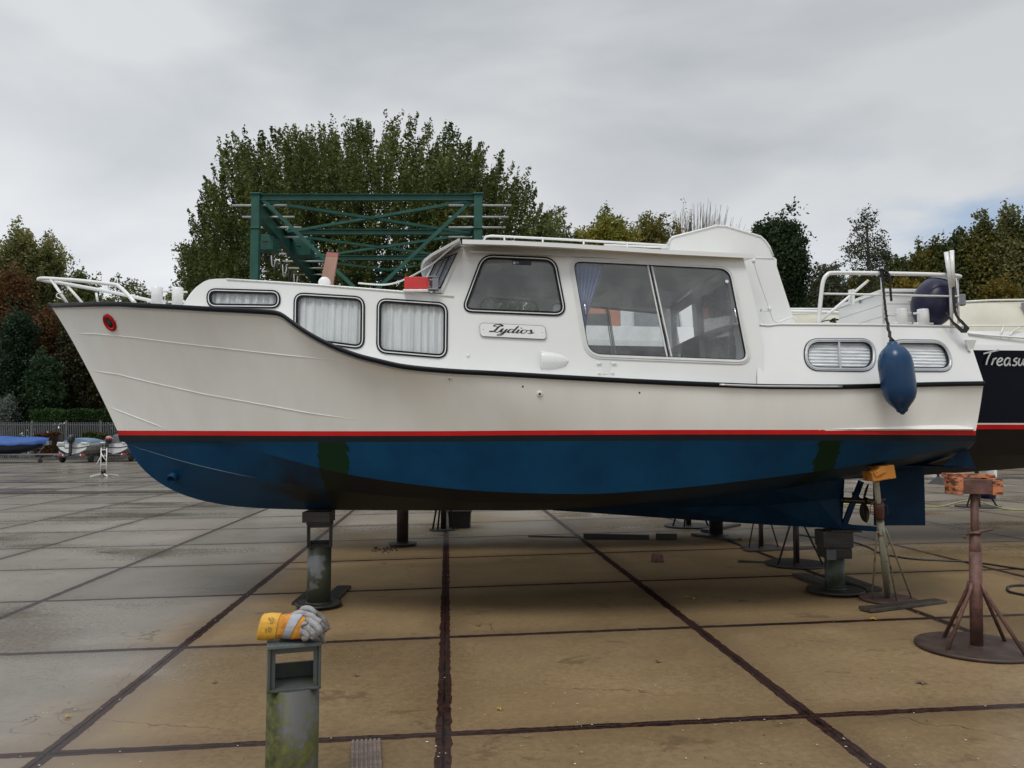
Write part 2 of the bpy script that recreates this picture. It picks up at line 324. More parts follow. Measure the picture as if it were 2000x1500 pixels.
    mx3 = nd(t, 'ShaderNodeMix', data_type='RGBA'); lk(t, j, mx3.inputs[0]); lk(t, mx2.outputs[2], mx3.inputs[6]); lk(t, rj.outputs[0], mx3.inputs[7])
    mx4 = nd(t, 'ShaderNodeMix', data_type='RGBA'); lk(t, slot, mx4.inputs[0]); lk(t, mx3.outputs[2], mx4.inputs[6]); mx4.inputs[7].default_value = (.004, .004, .004, 1)
    lk(t, mx4.outputs[2], b.inputs['Base Color'])
    # wetness
    wt = nd(t, 'ShaderNodeTexNoise'); wt.inputs['Scale'].default_value = .42; wt.inputs['Detail'].default_value = 5; wt.inputs['Roughness'].default_value = .55
    mpw = nd(t, 'ShaderNodeMapping'); mpw.inputs['Scale'].default_value = (.55, 1.25, 1); mpw.inputs['Location'].default_value = (1.3, 7.7, 0); lk(t, tc.outputs['Object'], mpw.inputs[0]); lk(t, mpw.outputs[0], wt.inputs['Vector'])
    wet = mr(t, wt.outputs[0], .50, .66, 0, 1)
    rg = mth(t, 'ADD', mth(t, 'SUBTRACT', .33, mth(t, 'MULTIPLY', wet, .19)), mr(t, n2.outputs[0], .3, .7, -.06, .06))
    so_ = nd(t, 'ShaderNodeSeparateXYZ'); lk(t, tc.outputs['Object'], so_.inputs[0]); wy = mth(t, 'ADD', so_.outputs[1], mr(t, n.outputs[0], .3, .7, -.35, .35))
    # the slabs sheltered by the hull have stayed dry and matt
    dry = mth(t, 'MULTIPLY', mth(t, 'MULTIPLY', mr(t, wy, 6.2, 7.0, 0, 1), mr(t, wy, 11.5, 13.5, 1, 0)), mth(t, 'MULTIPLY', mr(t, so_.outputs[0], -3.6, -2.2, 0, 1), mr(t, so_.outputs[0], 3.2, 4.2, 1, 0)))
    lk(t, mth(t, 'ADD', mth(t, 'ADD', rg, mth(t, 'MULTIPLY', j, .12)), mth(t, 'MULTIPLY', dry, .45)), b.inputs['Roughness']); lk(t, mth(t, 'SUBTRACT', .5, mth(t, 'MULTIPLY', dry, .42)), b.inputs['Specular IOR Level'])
    bp_ = nd(t, 'ShaderNodeBump'); bp_.inputs['Strength'].default_value = .5; bp_.inputs['Distance'].default_value = .012
    hgt = mth(t, 'SUBTRACT', mth(t, 'MULTIPLY', n2.outputs[0], .12), mth(t, 'MULTIPLY', slot, 1)); lk(t, mth(t, 'SUBTRACT', hgt, mth(t, 'MULTIPLY', j, .25)), bp_.inputs['Height']); lk(t, bp_.outputs[0], b.inputs['Normal'])
    return m
g = MB(); xs = sorted(set([-400, -200, -100, -60]+[x*1.5 for x in range(-26, 27)]+[60, 100, 200, 400]))
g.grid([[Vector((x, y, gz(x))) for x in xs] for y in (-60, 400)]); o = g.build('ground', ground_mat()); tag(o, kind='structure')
YX = Vector((math.cos(YAW), math.sin(YAW), 0)); YY = Vector((-math.sin(YAW), math.cos(YAW), 0))
# recessed rail track across the yard: two dark slots and a pale steel rail between
M_slot = mat('dark_wet_slot', (.03, .03, .031), .25, col2=(.018, .018, .018)); M_railst = mat('worn_rail_steel', (.25, .25, .25), .35, .7)
a0 = gp(150, 962)
tr = MB()
for off, w, mi, dz in ((-.42, .26, 0, .006), (0, .16, 1, .012), (.36, .22, 0, .006), (5.3, .3, 0, .006)):
    rows = []
    for q in (-w/2, w/2): rows.append([Vector((p.x, p.y, gz(p.x)+dz)) for p in [a0+YX*s_+YY*(off+q) for s_ in range(-60, 90, 3)]])
    tr.grid(rows, mi, False)
tag(tr.build('rail_track', [M_slot, M_railst]), kind='structure')

# ================================================================== OUR BOAT
BA = R(2.0); BC, BS = math.cos(BA), math.sin(BA); BY = 7.75
def b2w(p): return Vector((BC*p[0]-BS*p[1], BY+BS*p[0]+BC*p[1], p[2]))
def bp(px, py, h):
    u, z = ray(px, py); hh = h if not callable(h) else 1.1; lx = 0; Y = 7.
    for _ in range(12 if callable(h) else 1):
        Y = (BY*BC-hh)/(BC-BS*u); lx = BC*u*Y+BS*(Y-BY); lz = EYE+z*Y
        if callable(h): hh = h(lx, lz)
    return Vector((lx, -hh, EYE+z*Y))
def bproj(p): return proj(b2w(p))
boat = empty('motor_cruiser', 'large white and blue steel motor cruiser propped up in the foreground, name plate reading Lydios', 'boat', (0, BY, 0), BA)
# hull lines: (px, py, half breadth)
sheer = [(99, 597, 0), (125, 596, .18), (160, 595, .38), (187, 594, .51), (230, 594, .68), (267, 596, .80), (330, 599, .96), (400, 603, 1.09), (500, 608, 1.22), (538, 611, 1.25), (543, 612, 1.255), (575, 633, 1.28), (597, 648, 1.30), (625, 664, 1.32), (652, 677, 1.34), (680, 688, 1.36), (707, 697, 1.38), (735, 704, 1.39), (790, 716, 1.41), (845, 722, 1.43), (900, 726, 1.44), (950, 728.5, 1.45), (1100, 737, 1.45), (1250, 745, 1.44), (1400, 751.5, 1.43), (1512, 755, 1.41), (1630, 755.5, 1.38), (1720, 753.6, 1.34), (1810, 751, 1.28), (1880, 749.5, 1.235), (1921, 749, 1.19)]
mid = [(160, 700, 0), (215, 702, .26), (290, 705, .52), (400, 710, .80), (520, 715, 1.02), (680, 735, 1.21), (850, 765, 1.34), (1000, 780, 1.40), (1300, 795, 1.41), (1600, 800, 1.37), (1800, 797, 1.27), (1914, 797, 1.16)]
wl = [(229, 841, 0), (300, 841.2, .24), (400, 841.5, .52), (550, 842, .84), (700, 842.2, 1.06), (850, 842, 1.20), (1000, 841, 1.30), (1200, 840, 1.36), (1400, 839.5, 1.37), (1600, 839.5, 1.34), (1800, 840.5, 1.25), (1906, 841, 1.16)]
def down(c, dy, dh=0): return [(a+.4*dy*.5 if i == 0 else a, b+dy, max(h-dh, 0)) for i, (a, b, h) in enumerate(c)]
red = down(wl, 9); bt = down(wl, 21)
chA = [(243, 864, 0), (300, 863.2, .22), (400, 863.8, .50), (430, 865, .56), (520, 886, .74), (620, 913, .88), (700, 930, .97), (800, 945, 1.06), (900, 956, 1.13), (1000, 962, 1.18), (1130, 965, 1.22), (1300, 955, 1.24), (1500, 933, 1.22), (1690, 907, 1.15), (1800, 888, 1.10), (1901, 869, 1.05)]
chB = [(247, 867, 0), (300, 884, .14), (350, 899, .27), (430, 919, .43), (520, 937, .56), (650, 957, .66), (800, 972, .70), (1000, 982, .70), (1130, 983, .68), (1300, 975, .66), (1500, 955, .62), (1690, 922, .58), (1800, 905, .55), (1885, 884, .52)]
kl = [(248, 869, 0), (258, 888, 0), (272, 908, 0), (292, 928, 0), (320, 948, 0), (360, 967, 0), (410, 981, 0), (470, 990, 0), (540, 994, 0), (640, 996, 0), (870, 997, 0), (1000, 997, 0), (1130, 995, 0), (1300, 985, 0), (1500, 962, 0), (1690, 928, 0), (1800, 909, 0), (1880, 888, 0)]
CUR = []
for c in (sheer, mid, wl, red, bt, chA, chB, kl):
    xs_ = [p[0] for p in c]; CUR.append((xs_[0], xs_[-1], pchip(xs_, [p[1] for p in c]), pchip(xs_, [p[2] for p in c])))
def hc(k, t):
    x0, x1, fy, fh = CUR[k]; g_ = t**1.3; px = x0+(x1-x0)*g_; return bp(px, fy(px), max(fh(px), 0))
def surf(k, t, s_):
    a, b = hc(k, t), hc(k+1, t)
    return a.lerp(b, s_)
def topside(t, s_):                                        # smooth quadratic through sheer, mid, waterline
    a, b, c = hc(0, t), hc(1, t), hc(2, t); q = .5
    return a*((s_-q)*(s_-1)/(q))+b*(s_*(s_-1)/(q*(q-1)))+c*(s_*(s_-q)/(1-q))
NT = 200; T = [i/NT for i in range(NT+1)]
# paint patches on the bottom paint follow the hull: blue antifouling with dark green primed squares and scuffs
def blue_mat():
    m = bpy.data.materials.new('blue_bottom_paint'); m.use_nodes = True; t = m.node_tree; b = t.nodes['Principled BSDF']; b.inputs['Roughness'].default_value = .45; b.inputs['Specular IOR Level'].default_value = .12
    tc = nd(t, 'ShaderNodeTexCoord'); sp = nd(t, 'ShaderNodeSeparateXYZ'); lk(t, tc.outputs['Object'], sp.inputs[0])
    n = nd(t, 'ShaderNodeTexNoise'); n.inputs['Scale'].default_value = 2.2; n.inputs['Detail'].default_value = 8; n.inputs['Roughness'].default_value = .65; lk(t, tc.outputs['Object'], n.inputs['Vector'])
    r = nd(t, 'ShaderNodeValToRGB'); e = r.color_ramp.elements; e[0].position = .35; e[0].color = (.003, .034, .085, 1); e[1].position = .65; e[1].color = (.0045, .050, .118, 1); lk(t, n.outputs[0], r.inputs[0])
    nf = nd(t, 'ShaderNodeTexNoise'); nf.inputs['Scale'].default_value = 14; nf.inputs['Detail'].default_value = 4; lk(t, tc.outputs['Object'], nf.inputs['Vector'])
    xw = mth(t, 'ADD', sp.outputs[0], mr(t, nf.outputs[0], .3, .7, -.018, .018))
    def band(a, c): return mth(t, 'MULTIPLY', mr(t, xw, a-.004, a+.004, 0, 1), mr(t, xw, c-.004, c+.004, 1, 0))
    x1, x2 = bp(617, 900, 1.0).x, bp(677, 900, 1.05).x; x3, x4 = bp(1588, 890, 1.22).x, bp(1634, 890, 1.22).x
    fade = mr(t, mth(t, 'ADD', sp.outputs[2], mr(t, n.outputs[0], .3, .7, -.05, .05)), 1.02, 1.06, 0, 1)
    g_ = mth(t, 'MAXIMUM', band(x1, x2), band(x3, x4))
    mx = nd(t, 'ShaderNodeMix', data_type='RGBA'); lk(t, g_, mx.inputs[0]); lk(t, r.outputs[0], mx.inputs[6]); mx.inputs[7].default_value = (.005, .022, .008, 1)
    sc = nd(t, 'ShaderNodeTexNoise'); sc.inputs['Scale'].default_value = 3.1; sc.inputs['Detail'].default_value = 9; sc.inputs['Roughness'].default_value = .75
    mps = nd(t, 'ShaderNodeMapping'); mps.inputs['Scale'].default_value = (.5, 1, 3); lk(t, tc.outputs['Object'], mps.inputs[0]); lk(t, mps.outputs[0], sc.inputs['Vector'])
    mx2 = nd(t, 'ShaderNodeMix', data_type='RGBA'); lk(t, mr(t, sc.outputs[0], .69, .73, 0, .5), mx2.inputs[0]); lk(t, mx.outputs[2], mx2.inputs[6]); mx2.inputs[7].default_value = (.07, .012, .012, 1)
    lk(t, mx2.outputs[2], b.inputs['Base Color'])
    bp_ = nd(t, 'ShaderNodeBump'); bp_.inputs['Strength'].default_value = .15; bp_.inputs['Distance'].default_value = .01; lk(t, nf.outputs[0], bp_.inputs['Height']); lk(t, bp_.outputs[0], b.inputs['Normal'])
    return m
M_blue = blue_mat()
def dark_plates_mat():
    # bottom plates near-black amidships, bluer towards the ends
    m = M_blue.copy(); m.name = 'dark_bottom_plates'; t = m.node_tree; b = t.nodes['Principled BSDF']; src = b.inputs['Base Color'].links[0].from_socket
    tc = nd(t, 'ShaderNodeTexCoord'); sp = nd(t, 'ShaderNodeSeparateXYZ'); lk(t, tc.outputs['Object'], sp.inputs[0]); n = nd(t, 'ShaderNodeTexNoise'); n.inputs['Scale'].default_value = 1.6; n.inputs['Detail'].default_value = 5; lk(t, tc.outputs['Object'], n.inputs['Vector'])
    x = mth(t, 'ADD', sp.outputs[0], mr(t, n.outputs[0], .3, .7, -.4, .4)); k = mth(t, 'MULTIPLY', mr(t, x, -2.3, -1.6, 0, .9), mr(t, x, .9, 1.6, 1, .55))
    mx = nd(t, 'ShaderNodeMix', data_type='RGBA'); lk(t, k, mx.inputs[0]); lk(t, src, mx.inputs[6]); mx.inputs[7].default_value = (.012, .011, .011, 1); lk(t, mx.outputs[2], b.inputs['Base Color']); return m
M_darkplates = dark_plates_mat()
def mirror(p): return Vector((p[0], -p[1], p[2]))
hb = MB()
for side in (0, 1):
    fn = (lambda p: p) if side == 0 else mirror
    hb.grid([[fn(topside(t, s_/8)) for t in T] for s_ in range(9)], 0)
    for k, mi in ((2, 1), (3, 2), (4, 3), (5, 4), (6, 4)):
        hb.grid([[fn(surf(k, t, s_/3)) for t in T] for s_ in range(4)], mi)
# transom
ts = [topside(1, s_/4) for s_ in range(5)]+[hc(k, 1) for k in range(3, 8)]
for i in range(len(ts)-1):
    hb.add([ts[i], mirror(ts[i]), mirror(ts[i+1]), ts[i+1]], [(0, 1, 2, 3)], 0 if i < 4 else (1 if i == 4 else (2 if i == 5 else 3)))
hb.build('hull', [M_hull, M_red, M_boot, M_blue, M_darkplates], boat)
dk = MB(); dz = Vector((0, 0, -.035))
dk.grid([[hc(0, t)*1+dz for t in T], [mirror(hc(0, t))+dz for t in T]], 0); dk.build('deck', M_white, boat)
# black rubbing strake
rr = MB()
for side in (0, 1):
    rows = []
    for (oy, oz) in ((.012, -.021), (-.018, -.019), (-.026, -.012), (-.026, .012), (-.018, .019), (.02, .021), (.03, .012)):
        rows.append([(lambda p: (p if side == 0 else mirror(p)))(hc(0, t)+Vector((-.012 if t == 0 else 0, oy, oz))) for t in T])
    rr.grid(rows, 0, True, False)
rr.build('rubbing_strake', M_black, boat)
al = MB(); al.tube([bp(px, CUR[0][2](px)-.5, lambda x, z, q=px: CUR[0][3](q)+.029) for px in range(1405, 1650, 12)], .0085, 6); al.build('rubbing_strip', M_alu, boat)
# finding a hull point under a pixel
_cache = []
def hull_at(px, py):
    if not _cache:
        for k in (-1, 2, 3, 4, 5, 6):
            for i in range(0, NT+1, 2):
                for s_ in range(11):
                    p = topside(i/NT, s_/10) if k < 0 else surf(k, i/NT, s_/10); q = bproj(p); _cache.append((q[0], q[1], k, i/NT, s_/10))
    c = min(_cache, key=lambda c: (c[0]-px)**2+(c[1]-py)**2); k, t, s_ = c[2:]
    f = topside if k < 0 else (lambda a, b: surf(k, a, b)); st = .01
    for _ in range(14):
        best = None
        for a in (-1, 0, 1):
            for b in (-1, 0, 1):
                tt = min(max(t+a*st, 0), 1); ss = min(max(s_+b*st*6, 0), 1); q = bproj(f(tt, ss)); d = (q[0]-px)**2+(q[1]-py)**2
                if best is None or d < best[0]: best = (d, tt, ss)
        if best[1] == t and best[2] == s_: st *= .5
        t, s_ = best[1], best[2]
    p = f(t, s_); e1 = f(min(t+.01, 1), s_)-f(max(t-.01, 0), s_); e2 = f(t, min(s_+.05, 1))-f(t, max(s_-.05, 0))
    nrm = e1.cross(e2).normalized()
    if nrm.y > 0: nrm = -nrm
    return p, nrm
M_seam = mat('seam_highlight', (.84, .84, .81), .15, coat=.5)  # paler than the hull: highlight on the plate creases put into the colour
def seam(pts, r=.0042, m=M_seam):
    mb = MB(); P = []
    for i in range(len(pts)-1):
        for k in range(8): t = k/8; P.append((pts[i][0]*(1-t)+pts[i+1][0]*t, pts[i][1]*(1-t)+pts[i+1][1]*t))
    P.append(pts[-1]); Q = [hull_at(*p) for p in P]; n = len(Q)
    mb.tube([q[0]+q[1]*.001 for q in Q], [r*min(1, (i+1)/5, (n-i)/9) for i in range(n)], 6); return mb.build('plate_seam', m, boat)
seam([(148, 651), (187, 652), (260, 659), (330, 668), (400, 676), (470, 684), (560, 694), (683, 706)])
seam([(181, 724), (230, 731), (300, 748), (400, 770), (500, 788), (600, 806), (697, 820)])
seam([(214, 795), (250, 809), (300, 828), (326, 839)])
M_seamd = mat('scuffed_edge', (.10, .17, .23), .3)  # lighter blue tube, a painted highlight along the lower crease
seam([(250, 869), (300, 885), (350, 900), (430, 920), (500, 934)], .003, M_seamd)
def frame_of(nrm):
    z = nrm.normalized(); x = Vector((1, 0, 0)); x = (x-z*x.dot(z)).normalized(); return Matrix((x, z.cross(x), z)).transposed()
# hawse pipe with red rim
p, nrm = hull_at(215, 630); Mx = frame_of(nrm)
hp = MB(); hp.lathe(p, [(.082, -.006), (.082, .012), (.068, .020), (.050, .012), (.040, -.006)], 28, 0, Mx); hp.lathe(p+nrm*.0075, [(.048, 0), (.002, .001)], 24, 1, Mx)
for k in range(6): hp.lathe(p+Mx@Vector((.094*math.cos(k*math.pi/3+.5), .094*math.sin(k*math.pi/3+.5), 0)), [(.008, 0), (.006, .006)], 8, 2, Mx)
hp.build('hawse_pipe', [M_red, M_dark, M_white], boat)
# bow thruster stub
p, nrm = hull_at(340, 930); th = MB(); d = Vector((-.1, -.85, -.5)).normalized(); Mx = frame_of(d)
th.lathe(p-d*.05, [(.045, 0), (.045, .115), (.036, .115), (.034, .03)], 20, 0, Mx); th.build('outlet_pipe', M_blue, boat)
# skin fittings on the topsides
for (px, py, r0, ring_) in ((878, 739, .013, 1), (1021, 755, .008, 0), (1054, 769, .020, 1), (1249, 767, .008, 0)):
    p, nrm = hull_at(px, py); Mx = frame_of(nrm); q = MB()
    if ring_: q.lathe(p, [(r0*1.25, 0), (r0*1.2, .008), (r0*.8, .012), (r0*.5, .012)], 8 if r0 > .015 else 16, 0, Mx, False)
    q.lathe(p+nrm*(.0125 if ring_ else .001), [(r0*.5 if ring_ else r0, 0), (.001, .001)], 12, 1, Mx); q.build('drain_outlet', [M_white, M_dark], boat)
# spray ledge at the quarter
lg = MB(); rows = [[], [], []]
for px in range(1600, 1905, 15):
    w = min(1, (px-1600)/200)*.05; t_ = min(1, (px-1600)/230)
    a, n_ = hull_at(px, 840-1-9*t_*min(1, (1925-px)/60)); b, n2_ = hull_at(px, 840.2)
    rows[0].append(a); rows[1].append(b+Vector((0, -w*.6, .008))); rows[2].append(b+Vector((0, 0, -.004)))
lg.grid(rows, 0, False); lg.build('spray_ledge', M_hull, boat)
# skeg, rudder, shoe, propeller (centre line plates)
def plate(pxs, h, thick, name, m, par=boat, bev=.004):
    pts = [bp(a, b, h) for a, b in pxs]; mb = MB(); n = len(pts)
    vs = [p+Vector((0, -thick/2, 0)) for p in pts]+[p+Vector((0, thick/2, 0)) for p in pts]
    mb.add(vs, [tuple(range(n)), tuple(range(n, 2*n))[::-1]]+[(i, (i+1) % n, (i+1) % n+n, i+n) for i in range(n)]); return mb.build(name, m, par, bevel=bev)
sk = MB(); top_ = [(1080, 984), (1130, 982), (1300, 975), (1500, 955), (1600, 935), (1650, 925)]; low_ = [(1080, 997), (1130, 1000), (1300, 1012), (1500, 1025), (1600, 1030.5), (1645, 1033)]
hw_ = [.30, .40, .42, .36, .22, .04]; Tn_ = [bp(*p, h) for p, h in zip(top_, hw_)]; Ln_ = [bp(*p, .035) for p in low_]
sk.grid([Tn_, [a.lerp(b, .45)+Vector((0, .035, 0)) for a, b in zip(Tn_, Ln_)], Ln_, [mirror(p) for p in Ln_], [mirror(a.lerp(b, .45)+Vector((0, .035, 0))) for a, b in zip(Tn_, Ln_)], [mirror(p) for p in Tn_]], 0, False); sk.add([Tn_[-1], Ln_[-1], mirror(Ln_[-1]), mirror(Tn_[-1])], [(0, 1, 2, 3)]); M_blue_shade = mat('shaded_blue_antifouling', (.003, .026, .062), .5, spec=.12, col2=(.002, .017, .042), scale=4); sk.build('skeg', M_blue_shade, boat)  # darker copy of the bottom blue; shade under the stern put into the colour
rud = plate([(1708, 1026), (1706, 930), (1712, 900), (1803, 900), (1806, 1026)], 0, .035, 'rudder', M_blue_shade)
plate([(1640, 1018), (1665, 1025), (1712, 1029), (1712, 1038), (1640, 1033)], 0, .06, 'rudder_shoe', M_blue_shade)
pr = MB(); hub = bp(1684, 978, 0); pr.tube([bp(1640, 976, 0), bp(1704, 980, 0)], [.028, .030], 12); pr.tube([hub+Vector((.03, 0, 0)), hub+Vector((.09, 0, 0))], [.04, .012], 12)
for k in range(3):
    a = R(200+120*k); dr = Vector((0, math.sin(a), math.cos(a))); sd_ = Vector((.35, math.cos(a)*.9, -math.sin(a)*.9)).normalized(); ring_ = []
    for i in range(12):
        tt = i/11; w = .062*math.sin(math.pi*min(1, tt*.92+.08))**.6; cpt = hub+dr*(.03+.19*tt); ring_.append([cpt+sd_*w*.0, cpt-sd_*w, cpt+Vector((.006, 0, 0)), cpt+sd_*w])
    pr.grid(ring_, 0, True, True)
pr.build('propeller', mat('bronze_dark', (.05, .035, .02), .35, .6), boat)
st = MB(); st.bar(bp(1650, 1022, 0), bp(1682, 940, 0), .03, .05); st.build('shaft_strut', M_blue_shade, boat)
# stern plate below the transom
sp_ = MB(); zz = bp(1800, 909, .6).z
q0 = [Vector((bp(1745, 908, .5).x, y, zz)) for y in (-.62, .62)]; q1 = [Vector((bp(1899, 914, .7).x, y, zz-.012)) for y in (.75, -.75)]
sp_.add([v for v in q0+q1]+[v-Vector((0, 0, .012)) for v in q0+q1], [(0, 1, 2, 3), (4, 7, 6, 5), (0, 4, 5, 1), (1, 5, 6, 2), (2, 6, 7, 3), (3, 7, 4, 0)])
for y in (-.74, .74): sp_.add([Vector((q1[0].x, y, zz)), Vector((q1[0].x-.07, y*.99, zz+.18)), Vector((q1[0].x-.09, y*.99, zz+.18)), Vector((q1[0].x-.28, y*.99, zz)), ], [(0, 1, 2, 3)])
sp_.build('stern_plate', M_blue_shade, boat)
# ---- superstructure sides
def hs(x, z): return 1.14+.11*x-.10*(z-2.1)
def hs2(x, z): return 1.405-.118*(x-1.9)-.33*(z-2.0)
def SP(px, py, fn=hs): p = bp(px, py, fn); return (p.x, p.z)
def fm(side, fn=hs):                                        # off>0 = inward
    def f(x, z, off=0): y = -(fn(x, z)-off); return Vector((x, y if side == 0 else -y, z))
    return f
nose = [(362, 592), (369, 581), (378, 568), (388, 557), (398, 550), (408, 546), (420, 544.5), (443, 544)]
outline = [(362, 616)]+nose+[(535, 549), (625, 555), (790, 568), (866, 574.5), (905, 489), (908, 474), (1449, 495), (1459, 530), (1478, 606), (1488, 665), (1494, 760), (1100, 752), (900, 744), (800, 738), (700, 720), (640, 700), (590, 672), (520, 635)]
OL = [SP(*p) for p in outline]
def win(corners, r, fn=hs): return rounded([SP(*c, fn) for c in corners], r)
w_front = win([(408, 567), (544, 571), (544, 599), (408, 597)], .075)
w2 = win([(578, 575), (709, 583), (708, 679), (577, 662)], .075)
w3 = win([(740, 586), (871, 595), (870, 697), (739, 686)], .075)
w4 = win([(944, 501), (1082, 507), (1103, 614), (905, 606)], [.09, .09, .09, .08])
w5 = win([(1116, 508), (1426, 523), (1462, 706), (1148, 694)], [.09, .10, .09, .12])
wins = [w_front, w2, w3, w4, w5]
sb = MB()
for side in (0, 1): sb.slab(OL, wins, fm(side), .03)
sb.build('cabin_side', M_white, boat)
G_cab = glassmat('wheelhouse_glass', (.88, .90, .91), .93, (.45, .46, .47), .16, .03, 1.0)
G_cur = glassmat('curtain_glass', (.97, .98, .98), .96, (.5, .5, .5), .06, .04, .7)
G_ws = glassmat('windscreen_glass', (.80, .83, .86), .12, (.40, .44, .49), .1, .08, .35)  # pale diffuse film: sky reflection on the windscreen put into the colour
def pane(mb, loop, fmap, off):
    tr_ = tessellate_polygon([[Vector((a, b, 0)) for a, b in loop]]); mb.add([fmap(a, b, off) for a, b in loop], [tuple(t) for t in tr_])
def window(loop, style, side, glass, fn=hs):
    F_ = fm(side, fn); w = MB()
    if style == 'black':
        w.ring(loop, F_, .019, .004, .006, -.010, 0); w.ring(loop, F_, .005, -.003, 0, -.014, 1); w.ring(loop, F_, -.002, -.020, .012, -.008, 0); ms = [M_black, M_greyfr]
    else:
        w.ring(loop, F_, .026, -.010, .004, -.010, 0); w.ring(loop, F_, .010, .004, -.009, -.016, 0); w.ring(loop, F_, -.008, -.016, .02, -.004, 1); ms = [M_greyfr, M_black]
    fr = w.build('window', ms, boat); g_ = MB(); pane(g_, offset(loop, -.006), F_, .012); g_.build('pane', glass, fr); return fr
def curtain(loop, fn, par, m, off=.06, per=.075, amp=.012, side=0, squeeze=None):
    xs_ = [p[0] for p in loop]; zs = [p[1] for p in loop]; x0, x1, z0, z1 = min(xs_)-.01, max(xs_)+.01, min(zs)-.01, max(zs)+.01; n = int((x1-x0)/.006); mb = MB(); rows = []
    for j in range(9):
        z = z1+(z1*0+z0-z1)*j/8; r_ = []
        for i in range(n+1):
            x = x0+(x1-x0)*i/n; ph = 2*math.pi*(x/per+.25*math.sin(x*9))
            y = -(fn(x, z)-off)+amp*(math.sin(ph)+.4*math.sin(2.3*ph+1))*(.6+.4*j/8); r_.append(Vector((x, y if side == 0 else -y, z)))
        rows.append(r_)
    mb.grid(rows); return mb.build('curtain', m, par)
M_cur = mat('white_net_curtain', (.66, .68, .68), .9, col2=(.50, .52, .53), scale=3, stretch=(14, 1, .5), lo=.3, hi=.6)
M_bluecur = mat('blue_curtain', (.36, .44, .66), .9, col2=(.24, .30, .48), scale=3)
for lp in (w_front, w2, w3):
    fr = window(lp, 'black', 0, G_cur); curtain(lp, hs, fr, M_cur, .034); window(lp, 'black', 1, G_cur); 
f4 = window(w4, 'black', 0, G_cab); window(w4, 'black', 1, G_cab)
f5 = window(w5, 'alu', 0, G_cab); window(w5, 'alu', 1, G_cab)
def sbar(mb, a, b, w, off0, off1, fn=hs, mi=0, side=0):
    F_ = fm(side, fn); A, B = Vector(SP(*a, fn)), Vector(SP(*b, fn)); d = (B-A).normalized(); nn = Vector((-d.y, d.x))*w/2
    c = [A+nn, B+nn, B-nn, A-nn]; mb.add([F_(p.x, p.y, off0) for p in c]+[F_(p.x, p.y, off1) for p in c], [(0, 1, 2, 3), (4, 7, 6, 5), (0, 4, 5, 1), (1, 5, 6, 2), (2, 6, 7, 3), (3, 7, 4, 0)], mi)
for sd_ in (0, 1):
    q = MB(); sbar(q, (1265, 517), (1304, 701), .011, .010, -.004, side=sd_); sbar(q, (1273, 517), (1313, 701), .011, .016, .003, side=sd_); sbar(q, (1269, 517), (1308, 701), .012, .022, .012, mi=1, side=sd_); q.build('window_divider', [M_greyfr, M_black], f5)
# handles and catches
for a, b in (((1141, 592), (1144, 614)), ((1433, 603), (1438, 628))):
    q = MB(); P0 = Vector(fm(0)(*SP(*a), -.02)); P1 = Vector(fm(0)(*SP(*b), -.02)); q.tube([P0+Vector((0, .03, 0)), P0, P1, P1+Vector((0, .03, 0))], .0065, 8); q.build('window_handle', M_chrome, f5)
q = MB()
p = fm(0)(*SP(1419, 550), 0); q.lathe(p, [(.014, -.0), (.014, .012)], 12, 0, frame_of(Vector((0, -1, 0)))); q.build('window_catch', M_chrome, f5)
# blue curtain, gathered to the left
cp = [(1121, 513, 1182, 515), (1122, 530, 1178, 530), (1126, 560, 1167, 560), (1130, 590, 1156, 592), (1134, 612, 1150, 612), (1136, 640, 1146, 640), (1142, 668, 1147, 668)]
q = MB(); rows = []
for a, b, c, d in cp:
    r_ = []
    for i in range(49):
        t = i/48; x, z = SP(a+(c-a)*t, b+(d-b)*t); r_.append(fm(0)(x, z, .055+.012*math.sin(t*2*math.pi*6.5)+.004*math.sin(t*40)))
    rows.append(r_)
q.grid(rows); q.build('curtain', M_bluecur, f5)
# ---- roofs
def roof(edge_near, thick, camber, name, m, inset=0):
    rows = []; mb = MB(); L = []
    for p in edge_near: L.append(Vector(p))
    for dzz in (0, -thick):
        rows = []
        for j in range(13):
            s_ = j/12*2-1; rows.append([Vector((p.x, p.y*-s_ if True else 0, p.z+camber*(1-s_*s_)+dzz)) for p in L])
        mb.grid(rows, 0, True)
    n = len(L)
    for sg in (1, -1): mb.add([Vector((p.x, p.y*sg, p.z)) for p in L]+[Vector((p.x, p.y*sg, p.z-thick)) for p in L], [(i, i+1, n+i+1, n+i) for i in range(n-1)])
    for e_ in (L[0], L[-1]):
        A = [Vector((e_.x, e_.y*-(j/12*2-1), e_.z+camber*(1-(j/12*2-1)**2))) for j in range(13)]; mb.add(A+[a-Vector((0, 0, thick)) for a in A], [(i, i+1, 14+i, 13+i) for i in range(12)])
    return mb.build(name, m, boat)
cr_pts = [fm(0)(*SP(*p), 0) for p in [(420, 545), (443, 544.5), (535, 549.5), (625, 555.5), (790, 568.5), (866, 575)]]
roof([p+Vector((0, -.0, .001)) for p in cr_pts], .02, .05, 'coach_roof', M_white)
